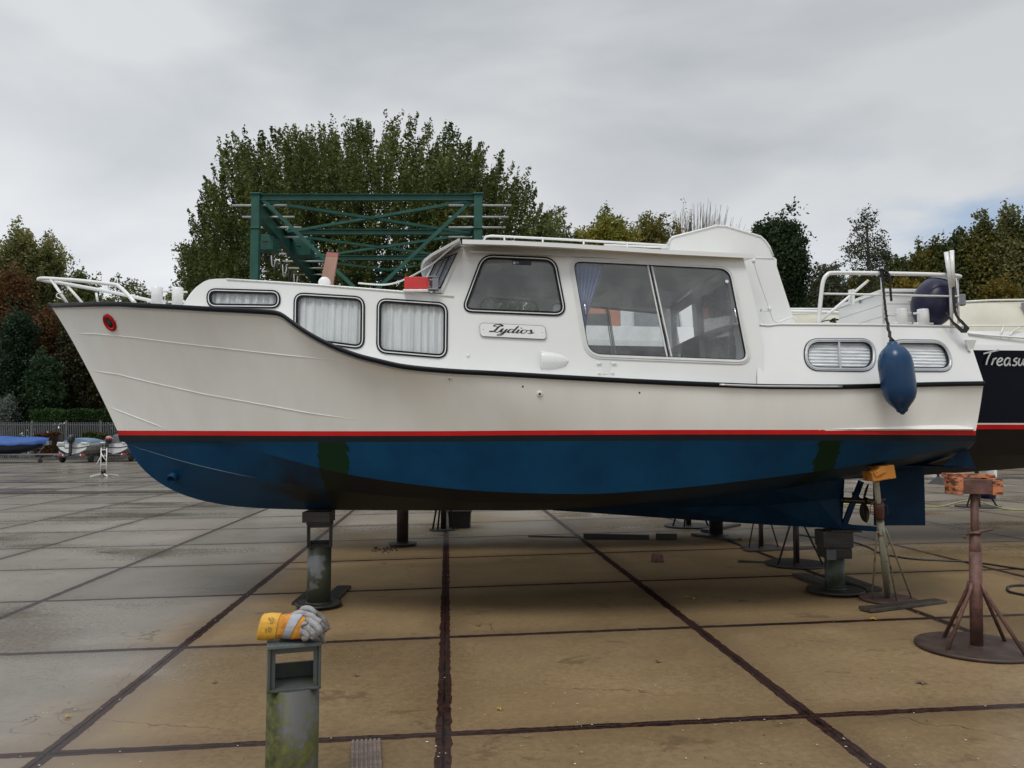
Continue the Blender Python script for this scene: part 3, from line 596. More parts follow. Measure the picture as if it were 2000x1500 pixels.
# rounded coach front between the two sides
fr_ = MB(); rows = []
for (a, b) in [(362, 612)]+nose:
    p = fm(0)(*SP(a, b), 0); rows.append([Vector((p.x-.22*(1-(j/10*2-1)**2)*min(1, (545-0)/545), -p.y*(j/10*2-1)*1, p.z+.05*(1-(j/10*2-1)**2)*(1 if b < 547 else .4))) for j in range(11)])
fr_.grid(rows); fr_.build('coach_front', M_white, boat)
for sd_ in (0, 1): ml = MB(); ml.tube([fm(sd_)(*SP(*p), -.004) for p in [(443, 545.5), (535, 551), (625, 557), (790, 570.5), (886, 579)]], .0085, 8); ml.build('roof_moulding', M_white, boat)
def hr(x, z): return 1.26+.03*x                            # roof edge
re_ = [bp(a, b, hr) for a, b in [(903, 467.5), (1000, 470), (1100, 475), (1200, 481), (1300, 487.5), (1400, 492.5), (1474, 496)]]
roof(re_, .036, .10, 'wheelhouse_roof', M_white)
ce = MB(); ce.grid([[Vector((p.x, y, p.z-.075+.07*(1-(y/1.2)**2))) for p in [re_[0]+Vector((.06, 0, 0)), re_[3], re_[-1]-Vector((.12, 0, 0))]] for y in [-1.14+.19*i for i in range(13)]])
M_ceil = mat('grooved_ceiling', (.62, .62, .62), .5, col2=(.50, .50, .51), scale=3, stretch=(1, 18, 1), lo=.35, hi=.6); ce.build('ceiling', M_ceil, boat)
# visor: slopes forward and down from the roof front
vz = MB(); rows = []; e0 = re_[0]
for j in range(21):
    s_ = j/20*2-1; y = s_*1.25; arc = (1-s_**2); edge = 1-abs(s_)**6
    x0 = e0.x-.02; z0 = e0.z+.10*arc; x1 = e0.x-.31-.10*arc; L_ = (x1-x0)*edge**.5 if abs(s_) == 1 else (x1-x0)*(1-abs(s_)**10*.35)
    g_ = max(.0, 1-abs(s_)**9)**.5; rows.append([Vector((x0+(x1-x0)*t*g_, y, z0-g_*(.12*t+.03*t*t+.05*t*arc))) for t in (0, .25, .5, .75, .93, 1)])
vz.grid(rows); o = vz.build('visor', M_white, boat); s_m = o.modifiers.new('sol', 'SOLIDIFY'); s_m.thickness = .022; s_m.offset = 0; b_ = o.modifiers.new('b', 'BEVEL'); b_.width = .008; b_.segments = 3; b_.limit_method = 'ANGLE'
# windscreen of three panes
A0 = bp(864, 573, lambda x, z: hs(x, z)); A1 = bp(906, 484, lambda x, z: hs(x, z)); B0 = bp(818, 573, .74); B1 = bp(851, 508, .74)
def quadframe(P, name, par, glass, wd=.045):
    fr = MB(); n_ = (P[1]-P[0]).cross(P[3]-P[0]).normalized(); cen = sum(P, Vector())/4; inn = []
    for i in range(4):
        a = (P[i-1]-P[i]).normalized(); b = (P[(i+1) % 4]-P[i]).normalized(); inn.append(P[i]+(a+b)*wd)
    for i in range(4):
        j = (i+1) % 4; fr.add([P[i]+n_*.012, P[j]+n_*.012, inn[j]+n_*.012, inn[i]+n_*.012, P[i]-n_*.012, P[j]-n_*.012, inn[j]-n_*.012, inn[i]-n_*.012], [(0, 1, 2, 3), (4, 7, 6, 5), (2, 6, 7, 3), (0, 4, 5, 1)])
    lp = [i_*1 for i_ in inn]; fr.tube([p+n_*.013 for p in lp]+[lp[0]+n_*.013], .007, 6, 1); fr.tube([p-n_*.013 for p in lp]+[lp[0]-n_*.013], .007, 6, 1)
    o = fr.build(name, [M_white, M_black], par); g_ = MB(); g_.add(lp, [(0, 1, 2, 3)]); g_.build('pane', glass, o); return o
quadframe([A0, A1, B1, B0], 'windscreen_frame', boat, G_ws); quadframe([mirror(B0), mirror(B1), mirror(A1), mirror(A0)], 'windscreen_frame', boat, G_ws)
quadframe([B0, B1, mirror(B1), mirror(B0)], 'windscreen_frame', boat, G_ws)
tf = MB(); tf.add([A1, B1, mirror(B1), mirror(A1), mirror(A1)+Vector((.1, 0, .05)), A1+Vector((.1, 0, .05)), B1+Vector((.1, 0, .05)), mirror(B1)+Vector((.1, 0, .05))], [(0, 1, 6, 5), (1, 2, 7, 6), (2, 3, 4, 7)]); tf.build('windscreen_head', M_white, boat)
wp = MB(); m0 = (A1+B1)/2+Vector((0, -.03, -.02)); wp.tube([m0, m0+Vector((-.14, -.02, -.33))], .007, 6); wp.tube([m0+Vector((-.03, -.01, 0)), m0+Vector((-.19, -.02, -.34))], .005, 6); wp.tube([B1+Vector((-.03, -.02, -.02)), A1+Vector((-.03, -.03, -.0))], .009, 6); wp.build('wiper', mat('grey_plastic', (.12, .125, .13), .5), boat)
st_ = MB(); st_.tube(smooth_pts([bp(700, 553, .6), bp(752, 556, .7), bp(790, 546, .85), (bp(838, 520, 1.0)), bp(866, 497, 1.1), bp(898, 469, 1.22)], 6), .0075, 6); st_.build('cable', M_white, boat)
# aft bulkhead of the wheelhouse, with a rounded window
xa = SP(1452, 505)[0]-.03; za = SP(1452, 505)[1]; xb = SP(1486, 650)[0]-.06; zb = 1.75
def fa(y, z, off=0): t = (z-zb)/(za-zb); return Vector((xb+(xa-xb)*t-off, y, z))
ab = MB(); hw = rounded([(-1.08, 2.22), (-.06, 2.22), (-.06, 2.93), (-1.0, 2.93)], .12)
ab.slab([(-1.22, zb), (1.22, zb), (1.13, za-.03), (-1.13, za-.03)], [hw, rounded([(.06, 2.22), (1.08, 2.22), (1.0, 2.93), (.06, 2.93)], .12)], fa, .03); o = ab.build('aft_bulkhead', [M_int], boat)
g_ = MB(); pane(g_, hw, fa, .015); g_.build('pane', glassmat('aft_glass', (.8, .82, .84), .6, (.6, .62, .63), .3), o)
fl = MB(); fl.add([Vector((-.9, -1.15, 1.72)), Vector((2.0, -1.25, 1.72)), Vector((2.0, 1.25, 1.72)), Vector((-.9, 1.15, 1.72))], [(0, 1, 2, 3)]); fl.build('cabin_floor', M_int, boat)
# dashboard and steering wheel inside, helm seat
ds = MB(); ds.box((-.38, 0, 2.05), (.45, 2.0, .62), taper=.85); ds.build('dashboard', mat('beige_lining', (.35, .33, .3), .6), boat, bevel=.03)
sw = MB(); c_ = Vector((-.05, -.45, 2.42)); Mx = frame_of(Vector((.8, 0, .5)))
sw.tube([c_+Mx@Vector((.17*math.cos(a*math.pi/12), .17*math.sin(a*math.pi/12), 0)) for a in range(24)], .012, 8, closed=True)
for k in range(3): sw.tube([c_, c_+Mx@Vector((.17*math.cos(k*2.09), .17*math.sin(k*2.09), 0))], .007, 6)
sw.build('steering_wheel', mat('varnished_wood', (.30, .10, .04), .3), boat)
# ---- aft cabin
OA = [SP(*p, hs2) for p in [(1479, 633.5), (1700, 634.5), (1884, 638), (1890, 652), (1921, 746), (1921, 753), (1479, 757)]]
wa1 = win([(1574, 665), (1706, 665), (1706, 722), (1574, 720)], .12, hs2); wa2 = win([(1738, 667), (1845, 668), (1861, 722), (1738, 722)], .12, hs2)
sa = MB()
for sd_ in (0, 1): sa.slab(OA, [wa1, wa2], fm(sd_, hs2), .025)
fw = [(xx, zz) for xx, zz in (OA[0], OA[-1])]
for (x_, z_), (x2_, z2_) in ((OA[2], OA[3]), (OA[3], OA[4]), (OA[4], OA[5])):
    a_, b_ = fm(0, hs2)(x_, z_), fm(0, hs2)(x2_, z2_); sa.add([a_, b_, mirror(b_), mirror(a_)], [(0, 1, 2, 3)])
a_, b_ = fm(0, hs2)(*OA[0]), fm(0, hs2)(*OA[-1]); sa.add([a_, b_, b_+Vector((0, .15, 0)), a_+Vector((0, .15, 0))], [(0, 1, 2, 3)])
sa.build('aft_cabin_side', M_white, boat)
ad = MB(); rows = []
for x_, z_ in ((OA[0][0]-.25, OA[0][1]), OA[0], OA[1], OA[2]): h_ = hs2(x_, z_)-.002; rows.append([Vector((x_, h_*(-1+j/4), z_-.006+.03*(1-(-1+j/4)**2))) for j in range(9)])
ad.grid(rows); ad.build('aft_deck', M_white, boat)
for sd_ in (0, 1): tm = MB(); tm.tube([fm(sd_, hs2)(*SP(*p, hs2), -.004) for p in [(1480, 634), (1500, 636), (1520, 633.5), (1700, 634.5), (1884, 638)]], .010, 8); tm.build('toe_rail', M_white, boat)
M_blind = mat('silver_blind', (.95, .96, .98), .4, 0, col2=(.62, .65, .68), scale=4, stretch=(1.5, 1, 22), lo=.38, hi=.6)
for lp, st_y in ((wa1, 1), (wa2, 0)):
    for sd_ in (0, 1):
        F_ = fm(sd_, hs2); w = MB()
        w.ring(lp, F_, .020, .013, .004, -.006, 1); w.ring(lp, F_, .014, -.012, .004, -.012, 0); w.ring(lp, F_, -.010, -.020, .02, -.006, 1); w.ring(lp, F_, .004, -.001, -.010, -.017, 0)
        fr = w.build('window', [M_alu, M_black], boat); g_ = MB(); pane(g_, offset(lp, -.008), F_, .012); g_.build('pane', G_cur, fr)
        if st_y: q = MB(); sbar(q, (1638, 668), (1641, 719), .016, .012, -.008, hs2, 0, sd_); q.build('window_divider', M_alu, fr)
        xs_ = [p_[0] for p_ in lp]; zs = [p_[1] for p_ in lp]; q = MB(); rows = []
        nb = 60
        for j in range(nb+1):
            z = max(zs)-(max(zs)-min(zs))*j/nb; rows.append([F_(x_, z, .034+.007*math.sin(j*math.pi*2/6.7)) for x_ in (min(xs_), (min(xs_)+max(xs_))/2, max(xs_))])
        q.grid(rows); q.build('blind', M_blind, fr)
# ---- companion hood
hood = [(1305, 500), (1306, 479), (1308, 468), (1314, 463), (1392, 443), (1402, 441), (1419, 442), (1485, 462), (1494, 470), (1502, 481), (1510, 500), (1517, 507), (1517, 520), (1542, 598), (1553, 631), (1440, 640), (1430, 520)]
HP = [bp(a, b, .72) for a, b in hood]; hd = MB(); n = len(HP)
tris = tessellate_polygon([[Vector((p.x, p.z, 0)) for p in HP]]); hd.add(HP, [tuple(t) for t in tris]); hd.add([mirror(p) for p in HP], [tuple(t)[::-1] for t in tris])
hd.add(HP+[mirror(p) for p in HP], [(i, (i+1) % n, (i+1) % n+n, i+n) for i in range(n)]); hd.build('companion_hood', M_white, boat)
for sg in (0, 1): q = MB(); q.tube([(p if sg == 0 else mirror(p))+Vector((0, -.003 if sg == 0 else .003, 0)) for p in HP[1:11]], .009, 8); q.build('hood_trim', M_white, boat)
q = MB(); q.tube([bp(1476, 503.5, .724), bp(1512, 505, .724)], .003, 6); q.build('hood_seam', M_white, boat)
q = MB(); q.tube(smooth_pts([bp(a, b, .90) for a, b in [(1471, 507), (1486, 555), (1502, 600), (1506, 611), (1511, 624), (1520, 629), (1544, 620), (1550, 621), (1557, 626)]], 5), [.006]*10+[.009]*31, 8)
for a, b in ((1472, 509), (1503, 603)): q.lathe(bp(a, b, .90), [(.014, -.02), (.014, .02)], 10, 0)
q.box(bp(1497, 606, .86), (.10, .06, .02)); q.build('deck_drain_pipe', M_white, boat)
# grab rail on wheelhouse roof
q = MB(); q.tube([bp(a, b, .93) for a, b in [(944, 470), (949, 462), (960, 460.5), (1100, 467.5), (1300, 479), (1308, 486)]], .010, 8)
for a, b in ((985, 462), (1060, 466), (1140, 470.5), (1225, 475.5)): p = bp(a, b, .93); q.tube([p, p-Vector((0, 0, .06))], .008, 6)
q.build('roof_grab_rail', M_white, boat)
q = MB(); q.tube([bp(a, b, .7) for a, b in [(1180, 478), (1420, 489)]], .009, 8); q.build('roof_moulding', M_white, boat)
# shell vent, name plate, step bracket, knob
q = MB(); rows = []
for i in range(11):
    t = i/10; px = 1055+56*t; r_ = .073*math.sqrt(max(0, 1-t**2.2))+.001; cy = 703+3*t; c_ = Vector(fm(0)(*SP(px, cy), 0)); rows.append([c_+Vector((0, -.6*r_*math.sin(a*math.pi/12), r_*math.cos(a*math.pi/12))) for a in range(13)])
q.grid(rows); vn = q.build('shell_vent', M_white, boat); s_m = vn.modifiers.new('s', 'SOLIDIFY'); s_m.thickness = .004; s_m.offset = -1
q = MB(); q.lathe(fm(0)(*SP(914, 694.5), 0), [(.014, -.002), (.013, .006), (.007, .012), (.001, .013)], 14, 0, frame_of(Vector((0, -1, 0)))); q.build('knob', M_white, boat)
q = MB()
for py, x0, x1 in ((710, 1165, 1174), (710, 1194, 1204), (728, 1167, 1173), (728, 1193, 1199)): q.tube([fm(0)(*SP(x0, py), -.012), fm(0)(*SP(x1, py), -.012)], .006, 8)
q.box(fm(0)(*SP(1184, 718), -.004), (.065, .012, .11)); q.build('step_bracket', M_white, boat, bevel=.002)
NPc = [SP(*c) for c in [(937, 631), (1064, 637), (1067, 663), (938, 657)]]; npl = rounded(NPc, .035)
q = MB(); q.slab(npl, [], lambda x, z, off: fm(0)(x, z, off-.016), .012); q.ring(npl, lambda x, z, off: fm(0)(x, z, off), .0015, -.001, -.003, -.0165, 1)
for c in ((944, 644), (1059, 650)): q.lathe(fm(0)(*SP(*c), -.0165), [(.0035, 0), (.001, .001)], 8, 1, frame_of(Vector((0, -1, 0))))
M_ink = mat('black_lettering', (.008, .008, .008), .4)
npo = q.build('name_plate', [M_white, M_ink], boat)
# script lettering drawn as pen strokes; coordinates in the plate's own frame (units of the letter height)
def strokes(mb, S_, org, ux, uz, sc, thin, thick, out_):
    for st2 in S_:
        P = smooth_pts([(x, 0, z) for x, z in st2], 8); n_ = len(P); vs = []
        for i, p_ in enumerate(P):
            d = (P[min(i+1, n_-1)]-P[max(i-1, 0)]).normalized(); w = thin+thick*max(0, -d.z)**1.6*min(1, i/5, (n_-1-i)/4) if thick else thin
            nn = Vector((-d.z, 0, d.x))*w/2
            for q_ in (p_+nn, p_-nn): vs.append(org+ux*q_.x*sc+uz*q_.z*sc+out_)
        mb.add(vs, [(2*i, 2*i+1, 2*i+3, 2*i+2) for i in range(n_-1)])
LY = [[(-.38, .10), (-.1, .16), (.3, .06), (.7, -.04), (1.0, .22)], [(.12, 1.25), (-.02, 1.55), (.3, 1.84), (.8, 1.92), (1.18, 1.74)],  # capital L with loops, then y d i o s, slanted
 [(.55, 1.25), (.3, 1.35), (.12, 1.5), (.28, 1.72), (.75, 1.82), (1.12, 1.68), (1.1, 1.45), (.8, 1.42), (.62, 1.1), (.45, .6), (.25, .22), (-.05, .02), (-.35, .02), (-.2, .2), (.2, .12), (.55, -.02), (.8, .05), (.95, .25)],
 [(1.12, 1.70), (.82, 1.5), (.60, 1.05), (.42, .55), (.22, .18)],
 [(.95, .25), (1.15, .78), (1.3, .86), (1.18, .45), (1.12, .12), (1.25, 0), (1.5, .2), (1.75, .62)], [(1.86, .88), (1.66, .3), (1.45, -.35), (1.15, -.72), (.8, -.78), (.85, -.55), (1.25, -.3), (1.75, .05), (2.05, .3)],
 [(2.75, .75), (2.45, .88), (2.15, .6), (2.05, .2), (2.2, -.02), (2.5, .2), (2.75, .6)], [(3.25, 1.72), (3.05, 1.25), (2.85, .7), (2.68, .22), (2.75, 0), (3.0, .12), (3.25, .4)],
 [(3.25, .4), (3.42, .86), (3.3, .5), (3.2, .15), (3.32, 0), (3.55, .15), (3.75, .4)], [(3.62, 1.22), (3.66, 1.3), (3.6, 1.16)],
 [(4.25, .85), (3.95, .8), (3.75, .45), (3.82, .08), (4.1, .02), (4.38, .35), (4.4, .7), (4.2, .86)], [(4.35, .78), (4.55, .66), (4.75, .75)],
 [(4.75, .75), (4.98, .92), (4.98, .65), (5.1, .3), (4.95, .05), (4.7, .04), (4.66, .16)], [(4.95, .05), (5.25, .15), (5.45, .35)]]
O_ = Vector(fm(0)(*SP(961, 648.5), -.0185)); E_ = Vector(fm(0)(*SP(1041, 652.5), -.0185)); ux = (E_-O_); Ltot = ux.length; ux.normalize(); uz = Vector((.14, .054, .54)); sc = Ltot/5.35
q = MB(); strokes(q, LY, O_, ux, uz, sc, .12, .17, Vector((0, -.0, 0))); q.build('lettering', M_ink, npo, fix=False)
# sticker in the wheelhouse window
c0, c1 = SP(1001, 508), SP(1038, 510); stx = [c0, c1, SP(1037.5, 518), SP(1001, 516.5)]; q = MB(); F_ = fm(0); q.add([F_(*p, .010) for p in stx], [(0, 1, 2, 3)]); stk = q.build('sticker', mat('sticker_blue', (.02, .03, .06), .5), f4)
def text3d(txt, org, ux, uz, h, m, name, par, shear=0):
    cu = bpy.data.curves.new(name, 'FONT'); cu.body = txt; cu.size = h; cu.shear = shear; to = bpy.data.objects.new(name, cu); C.objects.link(to); bpy.context.view_layer.update()
    me = bpy.data.meshes.new_from_object(to.evaluated_get(bpy.context.evaluated_depsgraph_get())); bpy.data.objects.remove(to)
    for v in me.vertices: v.co = org+ux*v.co.x+uz*v.co.y
    me.materials.clear(); me.materials.append(m); o = bpy.data.objects.new(name, me); C.objects.link(o); o.parent = par; return o
M_txt = mat('pale_lettering', (.6, .6, .6), .5)
text3d('MARINIERS', Vector(F_(*SP(1008.5, 515.5), .0085)), Vector((1, 0, 0)), Vector((0, 0, 1)), .024, M_txt, 'lettering', stk)
text3d('KORPS', Vector(F_(*SP(1008.5, 512), .0085)), Vector((1, 0, 0)), Vector((0, 0, 1)), .013, M_txt, 'lettering', stk)
q = MB(); pc = SP(1004.6, 513); q.add([F_(pc[0]+a, pc[1]+b, .0085) for a, b in ((-.009, -.012), (.009, -.012), (.011, .003), (0, .018), (-.011, .003))], [(0, 1, 2, 3, 4)]); q.build('emblem', M_txt, stk)
# red port light board and lamp
q = MB(); a, b = bp(791, 567, 1.02), bp(837, 567, 1.02); h_ = (bp(791, 543, 1.02)-a).z; q.box((a+b)/2+Vector((0, 0, h_/2+.01)), ((b-a).x, .012, h_)); q.box((a+b)/2+Vector((0, .04, -.004)), ((b-a).x+.03, .12, .02), mi=1); q.box(a+Vector((.0, .06, h_/2+.01)), (.012, .12, h_)); nb_ = q.build('light_board', [mat('bright_red_paint', (.62, .035, .035), .45), M_white], boat, bevel=.003)
q = MB(); c_ = bp(848, 554, 1.04); q.box(c_+Vector((.012, 0, 0)), (.05, .08, .10)); q.box(c_+Vector((-.022, -.012, .0)), (.036, .05, .055), mi=1); q.box(c_+Vector((-.01, 0, .052)), (.085, .09, .012)); q.box(c_+Vector((-.01, 0, -.052)), (.085, .09, .012)); q.tube([c_-Vector((0, 0, .05)), c_-Vector((0, 0, .085))], .012, 8); q.build('navigation_light', [M_galv, mat('dark_red_lens', (.10, .004, .006), .1)], boat, bevel=.003)
# round vent on coach roof
q = MB(); c_ = bp(634, 553, .45); Mx = frame_of(Vector((.1, -1, 0))); q.lathe(c_, [(.055, 0), (.055, .02), (.04, .03), (.001, .032)], 24, 0, Mx); q.lathe(c_+Vector((0, .02, -.03)), [(.05, -.04), (.05, .03)], 16); q.build('roof_vent', M_white, boat)
# ---- bow pulpit
def both(fn_pts, r, name, seg=10, extra=None):
    q = MB()
    for sg in (0, 1): q.tube([(p if sg == 0 else mirror(p)) for p in fn_pts], r, seg)
    return q
nr = [bp(263, 591, .60), bp(248, 574, .56), bp(233, 560, .52), bp(224, 556, .49), (bp(160, 548.5, .30)), bp(110, 545, .16), bp(84, 543.5, .09), bp(75, 545, .03)]
q = MB(); loop = smooth_pts(nr, 5); loop2 = loop+[mirror(p) for p in loop[::-1][1:]]; q.tube(loop2, .0175, 12)
for sg in (0, 1):
    f_ = (lambda p: p) if sg == 0 else mirror; q.tube([f_(bp(100, 546, .14)), f_(bp(131, 592, .2))], .014, 10)
q.tube([bp(188, 572, -.35), bp(191, 592, -.35)], .012, 8)
q.tube(smooth_pts([bp(123, 571, .19), bp(112, 574, .19), bp(111, 580, .19), bp(120, 584, .19)], 4), .005, 6)
q.build('bow_pulpit', M_white, boat)
def bollard(px0, px1, py0, py1, h, name='bollard'):
    q = MB(); a, b = bp((px0+px1)/2, py1+3, h), bp((px0+px1)/2, py0, h); r = abs(bp(px1, py0, h).x-bp(px0, py0, h).x)/2; H = (b-a).z
    q.lathe(a, [(r, 0), (r, H-.004), (r-.004, H)], 24)
    for zf in (.18, .76): q.tube([a+Vector((-r*1.75, 0, H*zf)), a+Vector((r*1.75, 0, H*zf))], .0095, 8)
    return q.build(name, M_white, boat)
bollard(295.5, 317, 561, 592, .35); bollard(336, 357, 562, 593, .35); bollard(1752, 1772.5, 603, 634, .95); bollard(1793, 1814.5, 604, 635, .95)
# ---- stern rail
HR = 1.06
top = smooth_pts([bp(a, b, HR) for a, b in [(1598, 634), (1604, 575), (1608, 549), (1616, 536.5), (1630, 533), (1700, 533.5), (1800, 535.5), (1856, 537.5), (1868, 538.5)]], 5)
e_ = top[-1]; bend = [e_+Vector((.05, .03, 0)), e_+Vector((.07, .09, 0))]
q = MB(); q.tube(top+bend+[mirror(p) for p in (top+bend)[::-1]], .0175, 12)
mid_ = [bp(1609, 573.5, HR), bp(1872, 579, HR)]; m2 = mid_+[mid_[1]+Vector((.04, .09, 0))]; q.tube(m2+[mirror(p) for p in m2[::-1]], .009, 8)
for sg in (0, 1):
    f_ = (lambda p: p) if sg == 0 else mirror
    q.tube([f_(bp(1721.5, 533, HR)), f_(bp(1726, 635, HR))], .011, 8); q.tube([f_(bp(1856, 538, HR)), f_(bp(1859, 637, HR))], .014, 8); p = bend[1]+Vector((-.01, 0, 0)); q.tube([f_(p), f_(Vector((p.x-.0, p.y, p.z-.40)))], .011, 8)
q.build('stern_rail', M_white, boat)
# ================================================================== THINGS (each at its own base)
def shift(mb, base): base = Vector(base); mb.v = [tuple(Vector(v)-base) for v in mb.v]; return mb
class Thing:
    """Empty at the base; parts are given in the frame the thing was measured in (boat frame or yard frame)."""
    def __init__(s, name, label, cat, base, boatframe=False, group=None):
        s.base = Vector(base); s.e = empty(name, label, cat, b2w(base) if boatframe else base, BA if boatframe else 0, group)
    def part(s, name, mb, mats, bevel=0, par=None, sub=0, fix=True): return shift(mb, s.base).build(name, mats, par or s.e, bevel=bevel, sub=sub, fix=fix)
# ---- deck box on the aft deck
dzk = bp(1660, 632, .9).z; c0 = bp(1726, 564, .66)
T_ = Thing('deck_box', 'white planked storage box with flat lid on the aft deck beside the round fender', 'box', (c0.x, -.66, dzk), True)
x0, x1, y0, y1, zt = c0.x+.01, c0.x+.50, -.64, .30, c0.z-.03
q = MB(); hgt = zt-dzk
for k in range(3):
    za_, zb_ = dzk+hgt*k/3+.003, dzk+hgt*(k+1)/3-.002; q.box(((x0+x1)/2, (y0+y1)/2, (za_+zb_)/2), (x1-x0, y1-y0, zb_-za_))
q.box(((x0+x1)/2, (y0+y1)/2, dzk+hgt/2), (x1-x0-.012, y1-y0-.012, hgt), mi=1); T_.part('planking', q, [M_white, M_int], .004)
q = MB(); q.box(((x0+x1)/2, (y0+y1)/2, zt+.015), (x1-x0+.05, y1-y0+.06, .03)); T_.part('lid', q, M_white, .005)
q = MB(); hx = (x0+x1)/2+.04; q.tube([(hx-.06, y0-.002, zt-.07), (hx-.05, y0-.015, zt-.075), (hx+.05, y0-.015, zt-.075), (hx+.06, y0-.002, zt-.07)], .006, 6); T_.part('handle', q, M_white)
q = MB(); q.tube([(x0-.012, -.2, zt-.03), (x0-.012, -.2, zt+.01)], .008, 6); T_.part('catch', q, M_galv)
# ---- big round fender strapped to the stern rail
c_ = bp(1824, 590, .86); T_ = Thing('round_fender', 'big dark navy ball fender leaning against the stern rail of the white cruiser', 'fender', (c_.x, c_.y, dzk), True)
Mx = Matrix.Rotation(R(22), 3, 'Y'); q = MB(); q.lathe(c_, [(.185*math.sin(a*math.pi/16)*(1 if a < 8 else .97), -.235*math.cos(a*math.pi/16)) for a in range(1, 16)], 28, 0, Mx)
M_navyv = mat('navy_vinyl', (.008, .009, .032), .3, spec=.3, col2=(.02, .02, .05)); T_.part('ball', q, M_navyv)
q = MB(); q.lathe(c_, [(.186*math.sin(a*math.pi/32), .238*math.cos(a*math.pi/32)) for a in (7, 6, 5, 4, 3, 2, 1)]+[(.03, .24), (.028, .27), (.01, .275)], 24, 0, Mx); T_.part('end_cap', q, mat('grey_vinyl', (.16, .165, .18), .5))
# ---- black straps hanging from the rail corner
T_ = Thing('lashing_strap', 'black webbing strap knotted round the stern rail corner and hanging over the transom', 'strap', bp(1880, 660, 1.02), True)
def ribbon(mb, pts, w, d=Vector((1, 0, 0)), th=.004):
    P = smooth_pts(pts, 5); w = w if isinstance(w, list) else [w]*len(P); w = [w[min(int(i/len(P)*len(w)), len(w)-1)] for i in range(len(P))]
    mb.grid([[p-d*a/2, p+d*a/2, p+d*a/2+Vector((0, th, 0)), p-d*a/2+Vector((0, th, 0))] for p, a in zip(P, w)], 0, False, True)
q = MB(); ribbon(q, [bp(1862, 560, 1.1), bp(1863, 590, 1.12), bp(1868, 615, 1.13), bp(1880, 630, 1.14), bp(1888, 640, 1.15), bp(1882, 650, 1.16)], [.022, .025, .035, .05])
ribbon(q, [bp(1848, 610, 1.1), bp(1858, 625, 1.12), bp(1870, 637, 1.13), bp(1884, 650, 1.15)], [.018, .025, .04, .05]); T_.part('strap', q, M_rope)
q = MB(); q.tube(smooth_pts([bp(1845, 520, 1.08), bp(1852, 514, 1.1), bp(1862, 519, 1.1), bp(1864, 530, 1.1), bp(1850, 533, 1.1), bp(1846, 528, 1.1), bp(1856, 526, 1.1), bp(1867, 531, 1.08)], 5), .008, 6); T_.part('cord', q, M_rope)
# ---- two white poles lashed to the stern rail
T_ = Thing('pole_pair', 'pair of short white poles lashed upright to the stern rail post', 'poles', bp(1856, 565, 1.1), True)
for (a, b, c, d) in ((1848, 492, 1857, 562), (1859, 489, 1861, 560)):
    q = MB(); q.tube([bp(a, b, 1.12), bp(c, d, 1.10)], [.018, .017], 10); T_.part('pole', q, M_white)
# ---- boat hook
T_ = Thing('boat_hook', 'white pole with yellow tip slanting up from the aft deck beside the deck box', 'pole', bp(1600, 630, .9), True)
q = MB(); q.tube([bp(1601, 628, .9), bp(1692, 551, .55)], .013, 10); T_.part('pole', q, M_white); q = MB(); q.tube([bp(1692, 551, .55), bp(1696, 547.5, .55)], .012, 8); T_.part('tip', q, mat('yellow_plastic', (.6, .5, .1), .5))
q = MB(); q.box(bp(1661, 580, .62), (.03, .03, .13)); q.box(bp(1666, 580, .70), (.02, .03, .14)); T_.part('clamp', q, M_white, .003)
# small coil on aft deck
T_ = Thing('rope_coil', 'small tangle of dark cord on the aft deck at the foot of the boat hook', 'rope', bp(1633, 630, .9), True)
q = MB(); rr_ = random.Random(3); base = bp(1630, 630, .9)
q.tube(smooth_pts([base+Vector((-.14, 0, 0)), base+Vector((-.06, 0, .02))]+[base+Vector((rr_.uniform(-.03, .05), rr_.uniform(-.03, .03), rr_.uniform(0, .04))) for _ in range(9)], 5), .005, 6); T_.part('cord', q, M_rope)
# ---- hanging fender
ft = bp(1745, 668, 1.32+.04); ft.y = -1.52
def fp(px, py, y=-1.52): return bp(px, py, -y)
T_ = Thing('hanging_fender', 'glossy blue cylindrical fender hanging on a black rope over the quarter of the white cruiser', 'fender', fp(1755, 808), True)
cx = fp(1754, 735); top_ = fp(1742, 667); bot_ = fp(1763, 806); ax = (top_-bot_); Ltot = ax.length; ax.normalize(); rf = abs(fp(1785, 735).x-fp(1722, 735).x)/2
Mx = frame_of(ax); prof = []
for t, r in ((0, .2), (.02, .32), (.05, .36), (.07, .42), (.13, .66), (.19, .84), (.27, .96), (.36, 1), (.66, 1), (.75, .96), (.83, .84), (.89, .66), (.94, .42), (.965, .3), (.99, .27), (1, .2)): prof.append((r*rf, t*Ltot))
q = MB(); q.lathe(bot_, prof, 32, 0, Mx); M_fen = mat('blue_vinyl', (.008, .045, .115), .24, spec=.35, col2=(.006, .036, .095), scale=4)
T_.part('fender_body', q, M_fen)
q = MB(); q.tube([bot_+Mx@Vector((.018*math.cos(a*math.pi/6), 0, .012+.02*math.sin(a*math.pi/6))) for a in range(12)], .009, 8, closed=True); T_.part('eye', q, mat('blue_eye', (.014, .045, .12), .25))
q = MB(); rp = smooth_pts([bp(1722, 530, 1.09), bp(1725, 560, 1.12), bp(1729, 600, 1.20), bp(1733, 630, 1.28), bp(1738, 655, 1.42), fp(1741, 667)], 8)
for k in range(3): q.tube([p+Vector((.006*math.cos(i*.9+k*2.09), .006*math.sin(i*.9+k*2.09), 0)) for i, p in enumerate(rp)], .006, 6)
q.tube([p+Vector((.009*math.cos(i*1.2), .009*math.sin(i*1.2), 0)) for i, p in enumerate(rp[20:])], .009, 6)
q.tube(smooth_pts([bp(1716, 528, 1.08), bp(1722, 526, 1.1), bp(1733, 532, 1.1), bp(1739, 545, 1.1), bp(1739, 565, 1.1), bp(1741, 588, 1.1)], 6), .010, 6)
